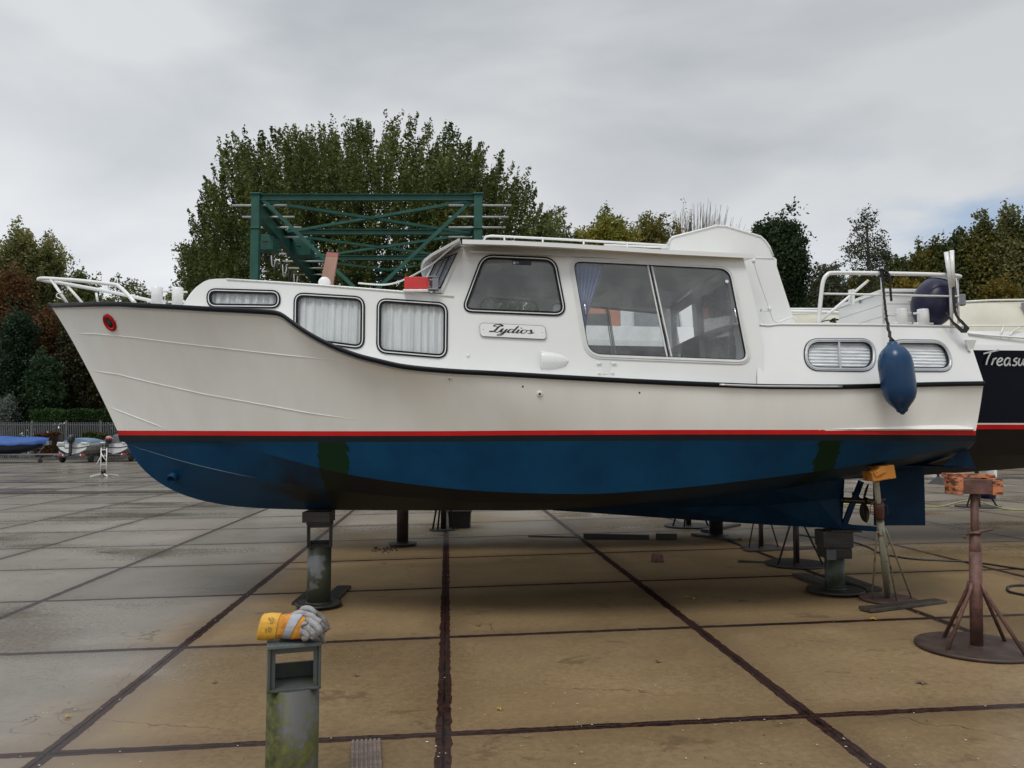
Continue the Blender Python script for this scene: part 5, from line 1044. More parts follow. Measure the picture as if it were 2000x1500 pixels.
# canvas canopy over the cockpit
q = MB(); rows = []
for i in range(41):
    x = npt(1470, 640, 1.3).x+(8.2-npt(1470, 640, 1.3).x)*i/40; z0 = fsh(x)+.12; zt2 = pchip([3.0, 5.0, 5.9, 8.2], [3.22, 3.24, 3.36, 3.42])(x); r_ = []
    for (hh, zz) in ((1.40, z0), (1.36, z0+.12), (1.33, z0+.22), (1.26, zt2-.03), (1.2, zt2), (.6, zt2+.05), (0, zt2+.06)): r_.append(Vector((x, -hh+.012*math.sin(x*5+zz*9), zz)))
    rows.append(r_+[mirror(p) for p in r_[::-1][1:]])
q.grid(rows); q.build('canvas_cover', M_cream, nbt)
q = MB(); q.tube([npt(1880, 589.5, 1.24), npt(1935, 586.5, 1.24), npt(2150, 583, 1.24)], .014, 8); q.build('cover_edge', M_white, nbt)
q = MB(); a, b = npt(1997, 592, 1.3), npt(2012, 622, 1.36); q.bar(a, b, .04, .04); q.build('cover_bow', M_galv, nbt)
# its white wheelhouse with rounded windows and a salmon coloured panel
def nf(x, z, off=0): return Vector((x, -(1.2-.12*(z-2.7)-off), z))
def nf2(x, z, off=0): v = nf(x, z, off); return Vector((v.x, -v.y, v.z))
def NP(px, py, h=1.15): p = npt(px, py, h); return (p.x, p.z)
nw = [rounded([NP(1237, 602), NP(1326, 602), NP(1334, 689), NP(1240, 689)], .10), rounded([NP(1355, 602), NP(1440, 602), NP(1440, 680), NP(1357, 689)], .10)]
ol = [NP(1212, 780), NP(1212, 560), NP(1490, 556), NP(1500, 780)]; q = MB(); q.slab(ol, nw, nf, .03); q.slab(ol, nw, nf2, .03)
a, b = NP(1212, 560), NP(1490, 556); q.add([nf(*a), nf2(*a), nf2(*b), nf(*b)], [(0, 1, 2, 3)]); q.build('wheelhouse', M_white, nbt)
G_n = glassmat('neighbour_glass', (.55, .6, .62), .5, (.35, .38, .4), .2)
for lp in nw: q = MB(); q.ring(lp, nf, .014, -.004, .0, -.01, 0); w_ = q.build('window', M_alu, nbt); q = MB(); pane(q, lp, nf, .012); q.build('pane', G_n, w_)
q = MB(); a, b = NP(1120, 600), NP(1211, 600); c, d_ = NP(1211, 780), NP(1120, 780); q.slab([a, b, c, d_], [rounded([NP(1130, 612), NP(1190, 612), NP(1192, 686), NP(1130, 686)], .05)], nf, .04); q.build('side_panel', mat('salmon_panel', (.50, .20, .12), .5), nbt)
q = MB(); q.box((NP(1150, 650)[0], 0, 3.0), (.9, .05, 1.1)); q.build('inner_bulkhead', M_capg, nbt)
# name on the side
def nhull(px, py): p = npt(px, py, fhalf(min(max(npt(px, py, 1.55).x, -4), 8.5))*.985); return p
TR = [[(-.35, 1.22), (.2, 1.38), (.75, 1.52), (.95, 1.62), (.9, 1.5)], [(.3, 1.32), (.15, .9), (.05, .45), (.02, .1)], [(.62, .75), (.58, .4), (.50, .08)], [(.58, .45), (.72, .7), (.90, .78)],
 [(1.02, .38), (1.3, .45), (1.42, .66), (1.25, .78), (1.02, .55), (1.0, .22), (1.2, .04), (1.5, .18)], [(2.1, .72), (1.85, .78), (1.66, .5), (1.68, .15), (1.85, .03), (2.05, .3), (2.12, .7), (2.1, .3), (2.2, .0)],
 [(2.78, .78), (2.55, .70), (2.5, .5), (2.72, .38), (2.75, .15), (2.55, .02), (2.38, .12)], [(2.98, .75), (2.93, .3), (3.05, .04), (3.25, .2), (3.38, .72)], [(3.38, .72), (3.36, .3), (3.48, .02)],
 [(3.72, .75), (3.68, .4), (3.62, .04)], [(3.68, .45), (3.82, .7), (3.98, .76)], [(4.1, .38), (4.38, .45), (4.48, .66), (4.3, .78), (4.1, .55), (4.08, .22), (4.28, .04), (4.55, .18)]]
O_ = nhull(1921, 715); E_ = nhull(1998, 715); ux = E_-O_; wpx = ux.length; ux.normalize(); q = MB(); strokes(q, TR, O_+Vector((0, -.05, 0)), ux, Vector((.12, -.06, 1)).normalized()*.85, wpx/3.6, .15, 0, Vector((0, 0, 0))); q.build('lettering', mat('silver_lettering', (.55, .56, .57), .4), nbt, fix=False)
# white bracket on our transom corner
q = MB(); P3 = [bp(1886, 664, 1.1), bp(1907, 664, 1.05), bp(1899, 690, 1.05), bp(1893, 684, 1.1)]; th_ = Vector((0, .02, 0)); q.add(P3+[p+th_ for p in P3], [(0, 1, 2, 3), (4, 7, 6, 5), (0, 4, 5, 1), (1, 5, 6, 2), (2, 6, 7, 3), (3, 7, 4, 0)]); q.build('transom_bracket', M_white, boat)
q = MB(); q.box(bp(1876, 586, .95), (.07, .05, .10)); q.tube([bp(1870, 590, .95), bp(1866, 600, 1.0)], .02, 8); q.build('stern_lamp', M_galv, boat, bevel=.01)
# ================================================================== SMALL BOATS ON TRAILERS
M_gel = mat('gelcoat', (.72, .73, .74), .3, coat=.3)
M_cov = mat('blue_grey_cover', (.16, .24, .32), .8, col2=(.12, .19, .26), bump=.3); M_bluecov = mat('bright_blue_tarp', (.012, .085, .33), .55, col2=(.008, .06, .25), bump=.4, bscale=3)
M_grcov = mat('grey_canopy', (.15, .155, .165), .8); M_dnavy = mat('navy_gelcoat', (.01, .015, .035), .3)
M_redl = mat('red_reflector', (.45, .02, .03), .3)
def wheel(mb_t, c, r, w, ax='x'):
    Mx = Matrix.Rotation(R(90), 3, 'Y') if ax == 'x' else Matrix.Rotation(R(90), 3, 'X')
    mb_t.lathe(Vector(c), [(r*.6, -w/2), (r*.92, -w/2), (r, -w*.35), (r, w*.35), (r*.92, w/2), (r*.6, w/2)], 20, 0, Mx); mb_t.lathe(Vector(c), [(r*.58, -w*.3), (r*.58, w*.3)], 14, 1, Mx)
def trailer(T_, c, L, W_, hz, tail=True):
    q = MB()
    for s_ in (-1, 1): q.bar(c+Vector((s_*W_*.3, 0, hz)), c+Vector((s_*W_*.3, L*.75, hz)), .06, .08)
    q.bar(c+Vector((-W_*.5, .3, hz-.05)), c+Vector((W_*.5, .3, hz-.05)), .06, .06); q.bar(c+Vector((0, L*.7, hz)), c+Vector((0, L*1.15, hz)), .07, .08); q.bar(c+Vector((-W_*.5, 1.2, hz-.08)), c+Vector((W_*.5, 1.2, hz-.08)), .06, .06)
    T_.part('frame', q, M_galv)
    for s_ in (-1, 1): q = MB(); wheel(q, c+Vector((s_*W_*.5, .5, .28)), .28, .17); T_.part('wheel', q, [M_tyre, M_galv])
    if tail:
        q = MB(); q.box(c+Vector((0, -.05, hz+.06)), (W_*.95, .04, .05)); T_.part('light_bar', q, M_galv)
        for s_ in (-1, 1): q = MB(); q.box(c+Vector((s_*W_*.4, -.08, hz+.07)), (.2, .04, .14)); q.box(c+Vector((s_*W_*.31, -.081, hz+.07)), (.07, .045, .12), mi=1); T_.part('tail_light', q, [M_redl, M_gel])
def outboard(T_, c, s_=1., red=False, tilt=0):
    Mx = Matrix.Rotation(tilt, 3, 'X')@Matrix.Rotation(R(0), 3, 'Y'); q = MB()
    q.lathe(c, [(.12*s_, 0), (.20*s_, .06*s_), (.22*s_, .25*s_), (.20*s_, .42*s_), (.13*s_, .50*s_), (.02, .52*s_)], 16, 0, Mx); eng = T_.part('cowling', q, mat('black_cowling', (.02, .021, .023), .3), par=None)
    q = MB(); q.box(c+Mx@Vector((0, 0, -.30*s_)), (.14*s_, .20*s_, .62*s_)); q.box(c+Mx@Vector((0, -.02, -.68*s_)), (.08*s_, .3*s_, .16*s_)); T_.part('leg', q, mat('dark_engine_leg', (.03, .032, .035), .5), .02)
    if red:
        q = MB(); q.lathe(c, [(.222*s_, .16*s_), (.226*s_, .19*s_), (.226*s_, .24*s_), (.222*s_, .27*s_)], 16, 0, Mx); q.lathe(c, [(.224*s_, .28*s_), (.222*s_, .33*s_)], 16, 1, Mx); T_.part('stripe', q, [M_redl, M_gel])
def speedboat(px, py, Y, label, cover, red, tilt, cowl_dx=0, canopy=False, tn='small_motorboat'):
    c = gp(px, py); c = Vector((c.x, c.y, c.z)); k = c.y/44
    Tt = Thing('boat_trailer', label[1], 'trailer', c, group='boat trailers by the fence'); trailer(Tt, c, 4.2, 1.75, .42)
    T_ = Thing(tn, label[0], 'boat', c+Vector((0, 0, .55)), group='small boats by the fence'); q = MB(); rows = []
    for i in range(15):
        t = i/14; y = t*4.6; w_ = .98*(1-max(0, t-.35)**2*2.2); kz = .52+.75*max(0, t-.45)**2; dz_ = 1.13+.12*t
        rows.append([c+Vector((s*w_, y, z)) for s, z in ((-1.0, dz_+.04), (-1.02, dz_-.10), (-.92, dz_-.14), (-.80, kz+.30), (-.4, kz+.10), (0, kz), (.4, kz+.10), (.80, kz+.30), (.92, dz_-.14), (1.02, dz_-.10), (1.0, dz_+.04))])
    q.grid(rows); r0 = rows[0]; q.add(r0, [tuple(range(len(r0)))]); q.grid([[r[0], r[0].lerp(r[-1], .5)+Vector((0, 0, .02)), r[-1]] for r in rows]); T_.part('hull', q, M_gel)
    q = MB(); q.tube([c+Vector((s*1.03, -.01, 1.03-(.12 if abs(s) < .5 else 0))) for s in (-1, -.5, -.46, .3, .35, 1)], .025, 6); q.tube([r[1] for r in rows], .02, 6); T_.part('rubbing_strip', q, M_black)
    q = MB()
    for s_ in (-1, 1): q.box(c+Vector((s_*.72, .1, 1.22)), (.42, .35, .10))
    T_.part('seat', q, M_gel, .02)
    q = MB(); rows = []
    for i in range(9):
        t = i/8; w_ = .90*(1-t*t*.5); hh = (.62 if canopy else .34)*math.sin(math.pi*min(1, .25+t*.75))**.7; rows.append([c+Vector((w_*math.cos(a*math.pi/10), .35+t*3.2, 1.2+hh*math.sin(a*math.pi/10))) for a in range(11)])
    q.grid(rows); q.add(rows[0], [tuple(range(11))]); T_.part('cover', q, cover)
    outboard(T_, c+Vector((cowl_dx, -.22, 1.22)), 1.0, red, tilt)
speedboat(141, 904, 44, ('small white motorboat with blue grey cover and upright black outboard, standing by the fence', 'galvanised trailer under the small white boat with the blue grey cover'), M_cov, False, R(-4))
speedboat(222, 902, 44, ('small white motorboat with grey canopy and red striped outboard nearest the big cruiser', 'galvanised trailer under the small white boat with the grey canopy'), M_grcov, True, R(-28), -.28, True)
# covered boat seen from the side, at the left edge
c = gp(-20, 905); T_ = Thing('covered_boat', 'dark hulled boat under a bright blue tarpaulin at the left edge', 'boat', c+Vector((0, 0, .5)), group='small boats by the fence')
sx = c.y/F; rows = []; rows2 = []; q = MB(); q2 = MB()
for i in range(21):
    t = i/20; x = gp(76, 905).x-t*6.2; w_ = 1.05*min(1, (t*2.4)**.6)+.02; dz_ = 1.0+.14*(1-t)**3; kz = .36+.66*max(0, 1-t*2.6)**2
    rows.append([Vector((x, c.y+.9+s*w_, z)) for s, z in ((-1, dz_), (-.9, (dz_+kz)/2), (-.5, kz+.08), (0, kz), (.5, kz+.08), (.9, (dz_+kz)/2), (1, dz_))])
    tz = dz_+.55*math.sin(min(1, .35+t*1.5)*math.pi/2)*(.8+.06*math.sin(t*17)); rows2.append([Vector((x+(.05 if i == 0 else 0), c.y+.9+s*(w_+.05), z)) for s, z in ((-1.02, dz_-.12+.03*math.sin(t*40)), (-1, dz_+.08), (-.75, dz_+.25*(tz-dz_)+.1), (-.35, tz-.05), (0, tz), (.35, tz-.05), (.75, dz_+.25*(tz-dz_)+.1), (1, dz_), (1.02, dz_-.12))])
q.grid(rows); T_.part('hull', q, M_dnavy); q2.grid(rows2); T_.part('tarpaulin', q2, M_bluecov)
cT = Vector((c.x, c.y, c.z)); Tt = Thing('boat_trailer', 'long galvanised trailer with winch post and jockey wheel under the blue tarpaulin boat', 'trailer', cT, group='boat trailers by the fence')
zz = .36; xe = gp(98, 905).x; q = MB(); q.bar(Vector((xe, c.y+.9, zz)), Vector((xe-8, c.y+.9, zz)), .08, .09)
for s_ in (.3, 1.5): q.bar(Vector((xe-2.2, c.y+s_, zz)), Vector((xe-8, c.y+s_, zz)), .06, .08); q.bar(Vector((xe-.6, c.y+.9, zz)), Vector((xe-2.2, c.y+s_, zz)), .06, .08)
q.bar(Vector((xe-1.3, c.y+.9, zz)), Vector((xe-.75, c.y+.9, zz+.75)), .08, .08); q.bar(Vector((xe-1.9, c.y+.9, zz+.55)), Vector((xe-1.1, c.y+.9, zz+.35)), .06, .06); q.box(Vector((xe-.8, c.y+.9, zz+.7)), (.5, .3, .25)); Tt.part('frame', q, M_galv, .01)
xj = gp(63, 905).x; q = MB(); wheel(q, Vector((xj, c.y+.8, cT.z+.13)), .13, .08, 'y'); q.tube([Vector((xj, c.y+.86, cT.z+.13)), Vector((xj, c.y+.86, zz+.3))], .03, 8); Tt.part('jockey_wheel', q, [M_tyre, M_gel])
for xx in (xe-5.2, xe-6.2):
    for s_ in (-.1, 1.9): q = MB(); wheel(q, Vector((xx, c.y+s_, cT.z+.3)), .3, .17, 'y'); Tt.part('wheel', q, [M_tyre, M_galv])
# white engine trestle
b = gp(200, 931); Tw = Thing('engine_trestle', 'white steel transport trestle on splayed feet standing alone near the bow', 'trestle', b, group=None)
k = b.y/F; q = MB()
for dx in (-4*k, 7*k): q.tube([b+Vector((dx, 0, .05)), b+Vector((dx, 0, 56*k))], .022, 8)
for zf in (24, 40, 52): q.tube([b+Vector((-4*k, 0, zf*k)), b+Vector((7*k, 0, zf*k))], .016, 6)
q.tube([b+Vector((-4*k, -.02, 46*k)), b+Vector((7*k, -.02, 30*k))], .02, 6); q.tube([b+Vector((-3*k, -.03, 40*k)), b+Vector((-12*k, -.03, 22*k))], .02, 6); Tw.part('frame', q, M_white)
q = MB()
for dx, dy in ((-18, -.25), (16, -.25), (-10, .5), (20, .5)): q.bar(b+Vector((1*k, 0, .14)), b+Vector((dx*k, dy, .03)), .05, .05)
Tw.part('feet', q, M_white); q = MB(); q.lathe(b+Vector((2*k, 0, .12)), [(.10, 0), (.12, .1), (.08, .18)], 12); Tw.part('knob', q, M_dk)
# ---- palisade fence
fY = 56.0; zb_ = 0; fz = zpx(824.5, fY); tFx = [at(px, 850, fY).x for px in (-220, 1150)]
Tf = Thing('palisade_fence', 'grey steel palisade fence running behind the small boats', 'fence', (at(60, 850, fY).x, fY, gz(-20)))
q = MB(); x = tFx[0]; i = 0
while x < tFx[1]:
    q.box(Vector((x, fY, (fz+gz(x))/2)), (.055, .012, fz-gz(x)), taper=1); x += .128
M_fence = mat('weathered_fence_steel', (.13, .138, .14), .6, .3); Tf.part('pickets', q, M_fence)
q = MB(); q.bar(Vector((tFx[0], fY+.03, fz-.18)), Vector((tFx[1], fY+.03, fz-.18)), .04, .05); q.bar(Vector((tFx[0], fY+.03, .5)), Vector((tFx[1], fY+.03, .5)), .04, .05); Tf.part('rail', q, M_fence)
for px in range(-207, 1150, 67): q = MB(); xx = at(px, 850, fY).x; q.box(Vector((xx, fY+.06, fz/2+.03)), (.13, .10, fz-gz(xx))); Tf.part('post', q, M_fence)
# ================================================================== GANTRY CRANE
GYr = 24.0; zT = zpx(384, GYr); XL = at(496.5, 600, GYr).x; XR = at(933.5, 600, GYr).x; Wd = XR-XL
gdir = YY; gx = Vector((1, 0, 0))
Tg = Thing('boat_gantry', 'green steel gantry crane frame rising behind the white cruiser', 'crane', (XL, GYr, gz(XL)))
def col(X, Y, z1): q = MB(); q.box(Vector((X, Y, z1/2)), (.25, .22, z1+.2)); q.box(Vector((X, Y-.02, z1-1.0)), (.30, .27, .03)); q.box(Vector((X, Y-.02, z1+.06)), (.34, .3, .04)); return q
A_ = Vector((XL, GYr, zT)); B_ = Vector((XR, GYr, zT)); L3 = 22
for P in (A_, B_, A_+gdir*L3, B_+gdir*L3, A_+gdir*12.6, B_+gdir*12.6): Tg.part('post', col(P.x, P.y, zT), M_green, .01)
def ibeam(mb, a, b, w, h):
    a, b = Vector(a), Vector(b); up = Vector((0, 0, 1)); mb.bar(a+up*(h/2), b+up*(h/2), w, .02); mb.bar(a-up*(h/2), b-up*(h/2), w, .02); mb.bar(a, b, .02, h)
cb = [0, 4.2, 8.4, 12.6, 17.2, 22]
for k in cb: q = MB(); ibeam(q, A_+gdir*k+Vector((.12, 0, -.03)), B_+gdir*k-Vector((.12, 0, .03)), .16, .17); Tg.part('cross_beam', q, M_green)
for P in (A_, B_): q = MB(); ibeam(q, P+Vector((0, .12, -.32)), P+gdir*L3+Vector((0, 0, -.32)), .22, .55); Tg.part('runway_beam', q, M_green)
for i in range(len(cb)-1):
    for s_ in (0, 1):
        a, b = (A_, B_) if s_ else (B_, A_); q = MB(); q.bar(a+gdir*cb[i]+Vector((0, .15, -.05-.04*s_)), b+gdir*cb[i+1]+Vector((0, 0, -.05-.04*s_)), .10, .09); Tg.part('diagonal_brace', q, M_green)
for a, b in ((A_+Vector((.2, -.02, -.1)), B_+Vector((-.2, -.02, -6.2))), (B_+Vector((-.2, .05, -.1)), A_+Vector((.2, .05, -6.2)))): q = MB(); q.bar(a, b, .07, .11); Tg.part('diagonal_brace', q, M_green)
M_rod = mat('pale_steel_rod', (.42, .44, .45), .5, .4)
for k in range(9):
    for P, x0, x1 in ((A_, -.85, .85), (B_, -.9, 1.05)): c = P+gdir*(k*1.25+.4)+Vector((0, 0, -.16-.02*k)); q = MB(); q.tube([c+Vector((x0, 0, 0)), c+Vector((x1, 0, 0))], .035, 8); Tg.part('rod', q, M_rod)
q = MB(); q.tube([A_+Vector((-.88, .3, .05)), A_+gdir*9+Vector((-.6, 0, -.6))], .018, 6); q.tube([B_+Vector((1.05, .3, .0)), B_+gdir*9+Vector((.6, 0, -.6))], .018, 6); Tg.part('stay', q, M_dk)
for px0, px1, py0, py1, dY, nm in ((508, 540, 463, 492, 2.6, 'motor_box'), (567, 611, 469, 502, 5.6, 'motor_box')):
    a, b = at(px0, py1, GYr+dY), at(px1, py0, GYr+dY); q = MB(); q.box((a+b)/2, (b.x-a.x, .7, b.z-a.z)); q.box((a+b)/2+Vector((0, -.36, .03)), (.16, .02, .05), mi=1); Tg.part(nm, q, [M_green, M_dk], .02)
for k in range(9):
    c = at(519+11*k, 490+9*k, GYr+2.8+1.1*k); q = MB(); q.tube([c, c+Vector((.03, 0, -.32-.03*k)), c+Vector((.10, 0, -.40-.03*k)), c+Vector((.16, 0, -.1))], .025, 6); Tg.part('cable_loop', q, M_rod if k % 2 else M_dk)
# ================================================================== VEGETATION
M_bark = mat('bark', (.05, .042, .033), .9, col2=(.028, .023, .018), bump=.5)
def leafmesh(name, pts, size, m, par, base, aspect=.55, up=None):
    pts = np.asarray(pts, dtype=np.float64)-np.array(base); n = len(pts)
    u = rng.normal(size=(n, 3)); u /= np.linalg.norm(u, axis=1)[:, None]; w = rng.normal(size=(n, 3)); w -= (w*u).sum(1)[:, None]*u; w /= np.linalg.norm(w, axis=1)[:, None]
    s_ = (size*rng.uniform(.6, 1.35, n))[:, None]; v = np.stack([pts+u*s_*.5, pts+w*s_*.5*aspect, pts-u*s_*.5, pts-w*s_*.5*aspect], 1).reshape(-1, 3)
    me = bpy.data.meshes.new(name); me.vertices.add(4*n); me.vertices.foreach_set('co', v.ravel()); me.loops.add(4*n); me.loops.foreach_set('vertex_index', np.arange(4*n, dtype=np.int32))
    me.polygons.add(n); me.polygons.foreach_set('loop_start', np.arange(0, 4*n, 4, dtype=np.int32)); me.polygons.foreach_set('loop_total', np.full(n, 4, dtype=np.int32)); me.materials.append(m); me.update(); me.validate()
    o = bpy.data.objects.new(name, me); C.objects.link(o); o.parent = par; return o
def trunk(T_, b, H, r, limbs, spread, seedv=0, twigs=0, lean=0):
    rd = random.Random(seedv); q = MB(); P = [Vector(b)+Vector((lean*t*H+.15*math.sin(3*t+seedv)*t, .1*math.sin(5*t), H*t)) for t in [i/8 for i in range(9)]]; q.tube(P, [r*(1-.85*i/8) for i in range(9)], 10)
    for _ in range(limbs):
        t = rd.uniform(.15, .8); p = Vector(b)+Vector((lean*t*H+.15*math.sin(3*t+seedv)*t, 0, H*t)); a = rd.uniform(0, 6.28); L = spread*(1.15-t)*rd.uniform(.7, 1.1); e1 = p+Vector((math.cos(a)*L*.5, math.sin(a)*L*.5, L*.35)); e2 = p+Vector((math.cos(a)*L*.9, math.sin(a)*L*.9, L*1.0)); q.tube(smooth_pts([p, e1, e2], 3), [r*(1-t)*.6*(1-.85*i/6)+.01 for i in range(7)], 6)
        for __ in range(twigs):
            s_ = rd.uniform(.3, 1); p2 = p.lerp(e2, s_); d2 = Vector((rd.gauss(0, .5), rd.gauss(0, .5), 1)).normalized()*L*rd.uniform(.3, .7); q.tube([p2, p2+d2*.5+Vector((rd.gauss(0, .08), 0, 0)), p2+d2], [.03, .018, .006], 4)
    T_.part('trunk', q, M_bark)
def shoots(n, sampler, L, per, sig, dirf):
    """leafy upright twigs: sampler gives tips; leaves trail below each tip"""
    tips = np.array([sampler() for _ in range(n)]); out_ = []
    for t in tips:
        l = L*rng.uniform(.5, 1.3); d = dirf(t); k = rng.random(per)**.8; w_ = sig*(.25+1.0*k)[:, None]; out_.append(t-d*(k*l)[:, None]+np.clip(rng.normal(size=(per, 3)), -1.5, 1.5)*w_)
    return np.concatenate(out_)
GT = 'trees beyond the yard'
# the big one behind the gantry: dome of upright leafy shoots
TY = 40.0; env = pchip([335, 345, 372, 388, 408, 425, 470, 510, 560, 620, 700, 760, 830, 900, 960, 1010, 1050, 1062, 1092, 1106], [560, 480, 440, 380, 300, 262, 238, 248, 232, 226, 216, 212, 214, 246, 285, 300, 345, 395, 412, 450])
cxw = at(720, 500, TY).x; Tt = Thing('broadleaf_tree', 'huge round green tree with upright shoots towering behind the green gantry', 'tree', (at(730, 700, TY).x, TY, 0), group=GT)
trunk(Tt, Vector((at(640, 700, TY).x, TY, 0)), 11, .45, 16, 6, 1, 3); trunk(Tt, Vector((at(840, 700, TY).x, TY+1, 0)), 11, .4, 14, 6, 2, 3)
def big():
    while True:
        px = rng.uniform(337, 1104); dyn = rng.uniform(-1, 1); kk = math.sqrt(max(0, 1-dyn*dyn)); pc = 715; px2 = pc+(px-pc)*(.45+.55*kk)
        tp = env(px); py = tp+rng.uniform(0, 1)**1.5*(600-tp)+(1-kk)*rng.uniform(30, 140)
        n_ = math.sin(px2*.021+dyn*5)*math.sin(py*.027+dyn*3+1)+.5*math.sin(px2*.06+py*.05)
        if n_ < -.75 and rng.random() < .8: continue
        if (px < 470 or px > 1010) and rng.random() < .35: continue
        p = at(px2, py, TY+dyn*6.5); return (p.x, p.y, p.z)
def bdir(t): d = np.array([(t[0]-cxw)*.045, (t[1]-TY)*.03, 1.]); d += rng.normal(size=3)*.13; return d/np.linalg.norm(d)
plumes = []
while len(plumes) < 115:
    dyn = rng.uniform(-1, 1)*.95; kk = math.sqrt(1-dyn*dyn); px = rng.uniform(345, 1095); px2 = 715+(px-715)*(.35+.65*kk)
    if all(abs(px2-p_[0])+28*abs(dyn-p_[1]) > 13 for p_ in plumes): plumes.append((px2, dyn, kk, rng.uniform(-6, 40)*(rng.random() < .6), rng.uniform(7, 15)))
def plume():
    px0, dyn, kk, drop, wd = plumes[rng.integers(len(plumes))]; tp = env(min(max(px0, 336), 1105))+(1-kk)*110+drop; d_ = rng.random()**1.1; py = tp+d_*(600-tp); px = px0+rng.normal()*wd*(.25+min(1, d_*4)*1.0); p = at(px, py, TY+dyn*6.5+rng.normal()*.35)
    return (p.x, p.y, p.z)
pts = np.concatenate([shoots(2250, plume, 1.9, 84, .13, bdir), shoots(650, big, 2.0, 70, .16, bdir)])
# drooping lower skirt at the left and right
def skirt():
    s_ = rng.random(); px = 338+rng.random()**.7*130 if s_ < .7 else 1060+rng.random()*50; py = (rng.uniform(478, 600) if s_ < .7 else rng.uniform(405, 560)); p = at(px, py, TY+rng.uniform(-3, 3)); return (p.x, p.y, p.z)
pts = np.concatenate([pts, shoots(330, skirt, 1.0, 50, .26, lambda t: (lambda d: d/np.linalg.norm(d))(np.array([-.7 if t[0] < cxw else .5, 0, .6])+rng.normal(size=3)*.3))])
leafmesh('crown', pts, .165, leafmat('big_tree_leaves', [(.022, .036, .007), (.055, .080, .015), (.10, .125, .028), (.16, .175, .045)], .38), Tt.e, Tt.base)
def tree(name, label, px, hw, top, bot, Y, cols, n, per, ls, L=1.6, sig=.3, shape='round', updir=.5, gaps=.0, tr=True, seedv=0, trans=.38, twig=0):
    if px < 400: Y += 7
    n = int(n*1.35); b = at(px, 848, Y); zb0 = 0; T_ = Thing(name, label, 'tree', (b.x, Y, gz(b.x)), group=GT); hz = zpx(top, Y); lz = max(.3, zpx(bot, Y)); rx = hw*Y/F; cz_ = (hz+lz)/2; rz = (hz-lz)/2; cl = [(rng.uniform(-.75, .75), rng.uniform(-.7, .7), rng.uniform(-.8, .8)) for _ in range(26)]
    def smp():
        while True:
            v = rng.normal(size=3); v /= np.linalg.norm(v); r = rng.random()**.4; v = v*r
            if shape == 'cone': tz = rng.random()**.8; a = rng.uniform(0, 6.283); rr_ = (1-tz)**.75*(.45+.55*rng.random()); return (b.x+math.cos(a)*rr_*rx, Y+math.sin(a)*rr_*rx, lz+(hz-lz)*tz)
            if shape == 'column': v[0] *= .9; v[2] = np.sign(v[2])*abs(v[2])**.6
            if gaps and min((v[0]-c[0])**2+(v[1]-c[1])**2+(v[2]-c[2])**2 for c in cl) > gaps: continue
            wob = 1+.16*math.sin(v[0]*7+seedv)+.10*math.sin(v[0]*17+seedv*2); return (b.x+v[0]*rx, Y+v[1]*rx*.8, cz_+v[2]*rz*(wob if v[2] > 0 else 1))
    def dr(t): d = np.array([(t[0]-b.x)/rx*(1-updir), (t[1]-Y)/rx*(1-updir), updir+.15])+rng.normal(size=3)*.22; return d/np.linalg.norm(d)
    if tr: trunk(T_, Vector((b.x, Y, gz(b.x))), hz*.92, .018*hz+.08, (30 if twig > 20 else 9) if twig else 6, rx*.9, seedv, twig)
    leafmesh('crown', shoots(n, smp, L, per, sig, dr), ls, leafmat(name+'_leaves', [tuple(v*(1.6 if px < 400 else 1.15) for v in c) for c in cols], trans), T_.e, T_.base); return T_
OLV = [(.055, .062, .020), (.10, .105, .034), (.15, .145, .05), (.20, .18, .07)]; BRN = [(.035, .016, .007), (.065, .030, .011), (.095, .045, .015), (.05, .042, .014)]
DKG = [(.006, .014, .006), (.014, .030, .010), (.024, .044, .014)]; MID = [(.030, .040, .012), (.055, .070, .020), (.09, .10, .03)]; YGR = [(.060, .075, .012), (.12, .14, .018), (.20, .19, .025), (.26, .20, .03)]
AUT = [(.042, .048, .014), (.075, .080, .020), (.12, .115, .026), (.17, .14, .03)]
tree('willow_tree', 'tall olive willow at the left edge of the photo', 25, 60, 448, 700, 62, OLV, 420, 60, .26, 2.2, .3, 'column', .7, seedv=1)
tree('willow_tree', 'tall pointed olive willow second from the left edge', 82, 40, 458, 690, 64, OLV, 330, 60, .26, 2.2, .3, 'column', .7, seedv=2)
tree('willow_tree', 'olive green tree behind the bow rail, right of the pointed willow', 150, 52, 516, 800, 60, MID+[(.10, .09, .035)], 420, 60, .26, 1.8, .34, 'round', .6, seedv=3)
tree('broadleaf_tree', 'low olive tree behind the bow deck, left of the big round tree', 240, 62, 540, 800, 58, MID+[(.10, .095, .03)], 380, 60, .26, 1.6, .34, 'round', .6, seedv=4)
tree('broadleaf_tree', 'low yellowish tree just left of the front cabin nose', 318, 50, 566, 800, 60, OLV, 260, 60, .26, 1.4, .3, 'round', .6, seedv=5)
tree('autumn_tree', 'rust brown autumn tree low at the left edge', 5, 66, 520, 760, 57, BRN, 420, 60, .25, 1.5, .35, 'round', .35, seedv=6)
tree('autumn_tree', 'reddish brown autumn tree behind the bow overhang', 78, 42, 600, 790, 56, BRN, 260, 60, .24, 1.3, .35, 'round', .35, seedv=7)
tree('conifer_tree', 'dark green conifer at the left edge above the fence', 28, 64, 615, 820, 53, [(.006, .016, .008), (.012, .027, .012), (.018, .036, .016)], 420, 60, .22, 1.2, .25, 'cone', .05, seedv=8)
tree('conifer_tree', 'smaller dark green conifer left of the red stripe bow', 82, 44, 690, 822, 52.6, [(.010, .024, .010), (.020, .042, .016), (.03, .055, .02)], 260, 60, .2, 1.0, .25, 'round', .2, seedv=9)
tree('broadleaf_tree', 'shadowy green brown tree close behind the stem of the cruiser', 165, 62, 600, 826, 56, [(.014, .016, .006), (.026, .028, .010), (.05, .035, .012)], 520, 60, .26, 1.5, .4, 'round', .4, seedv=10)
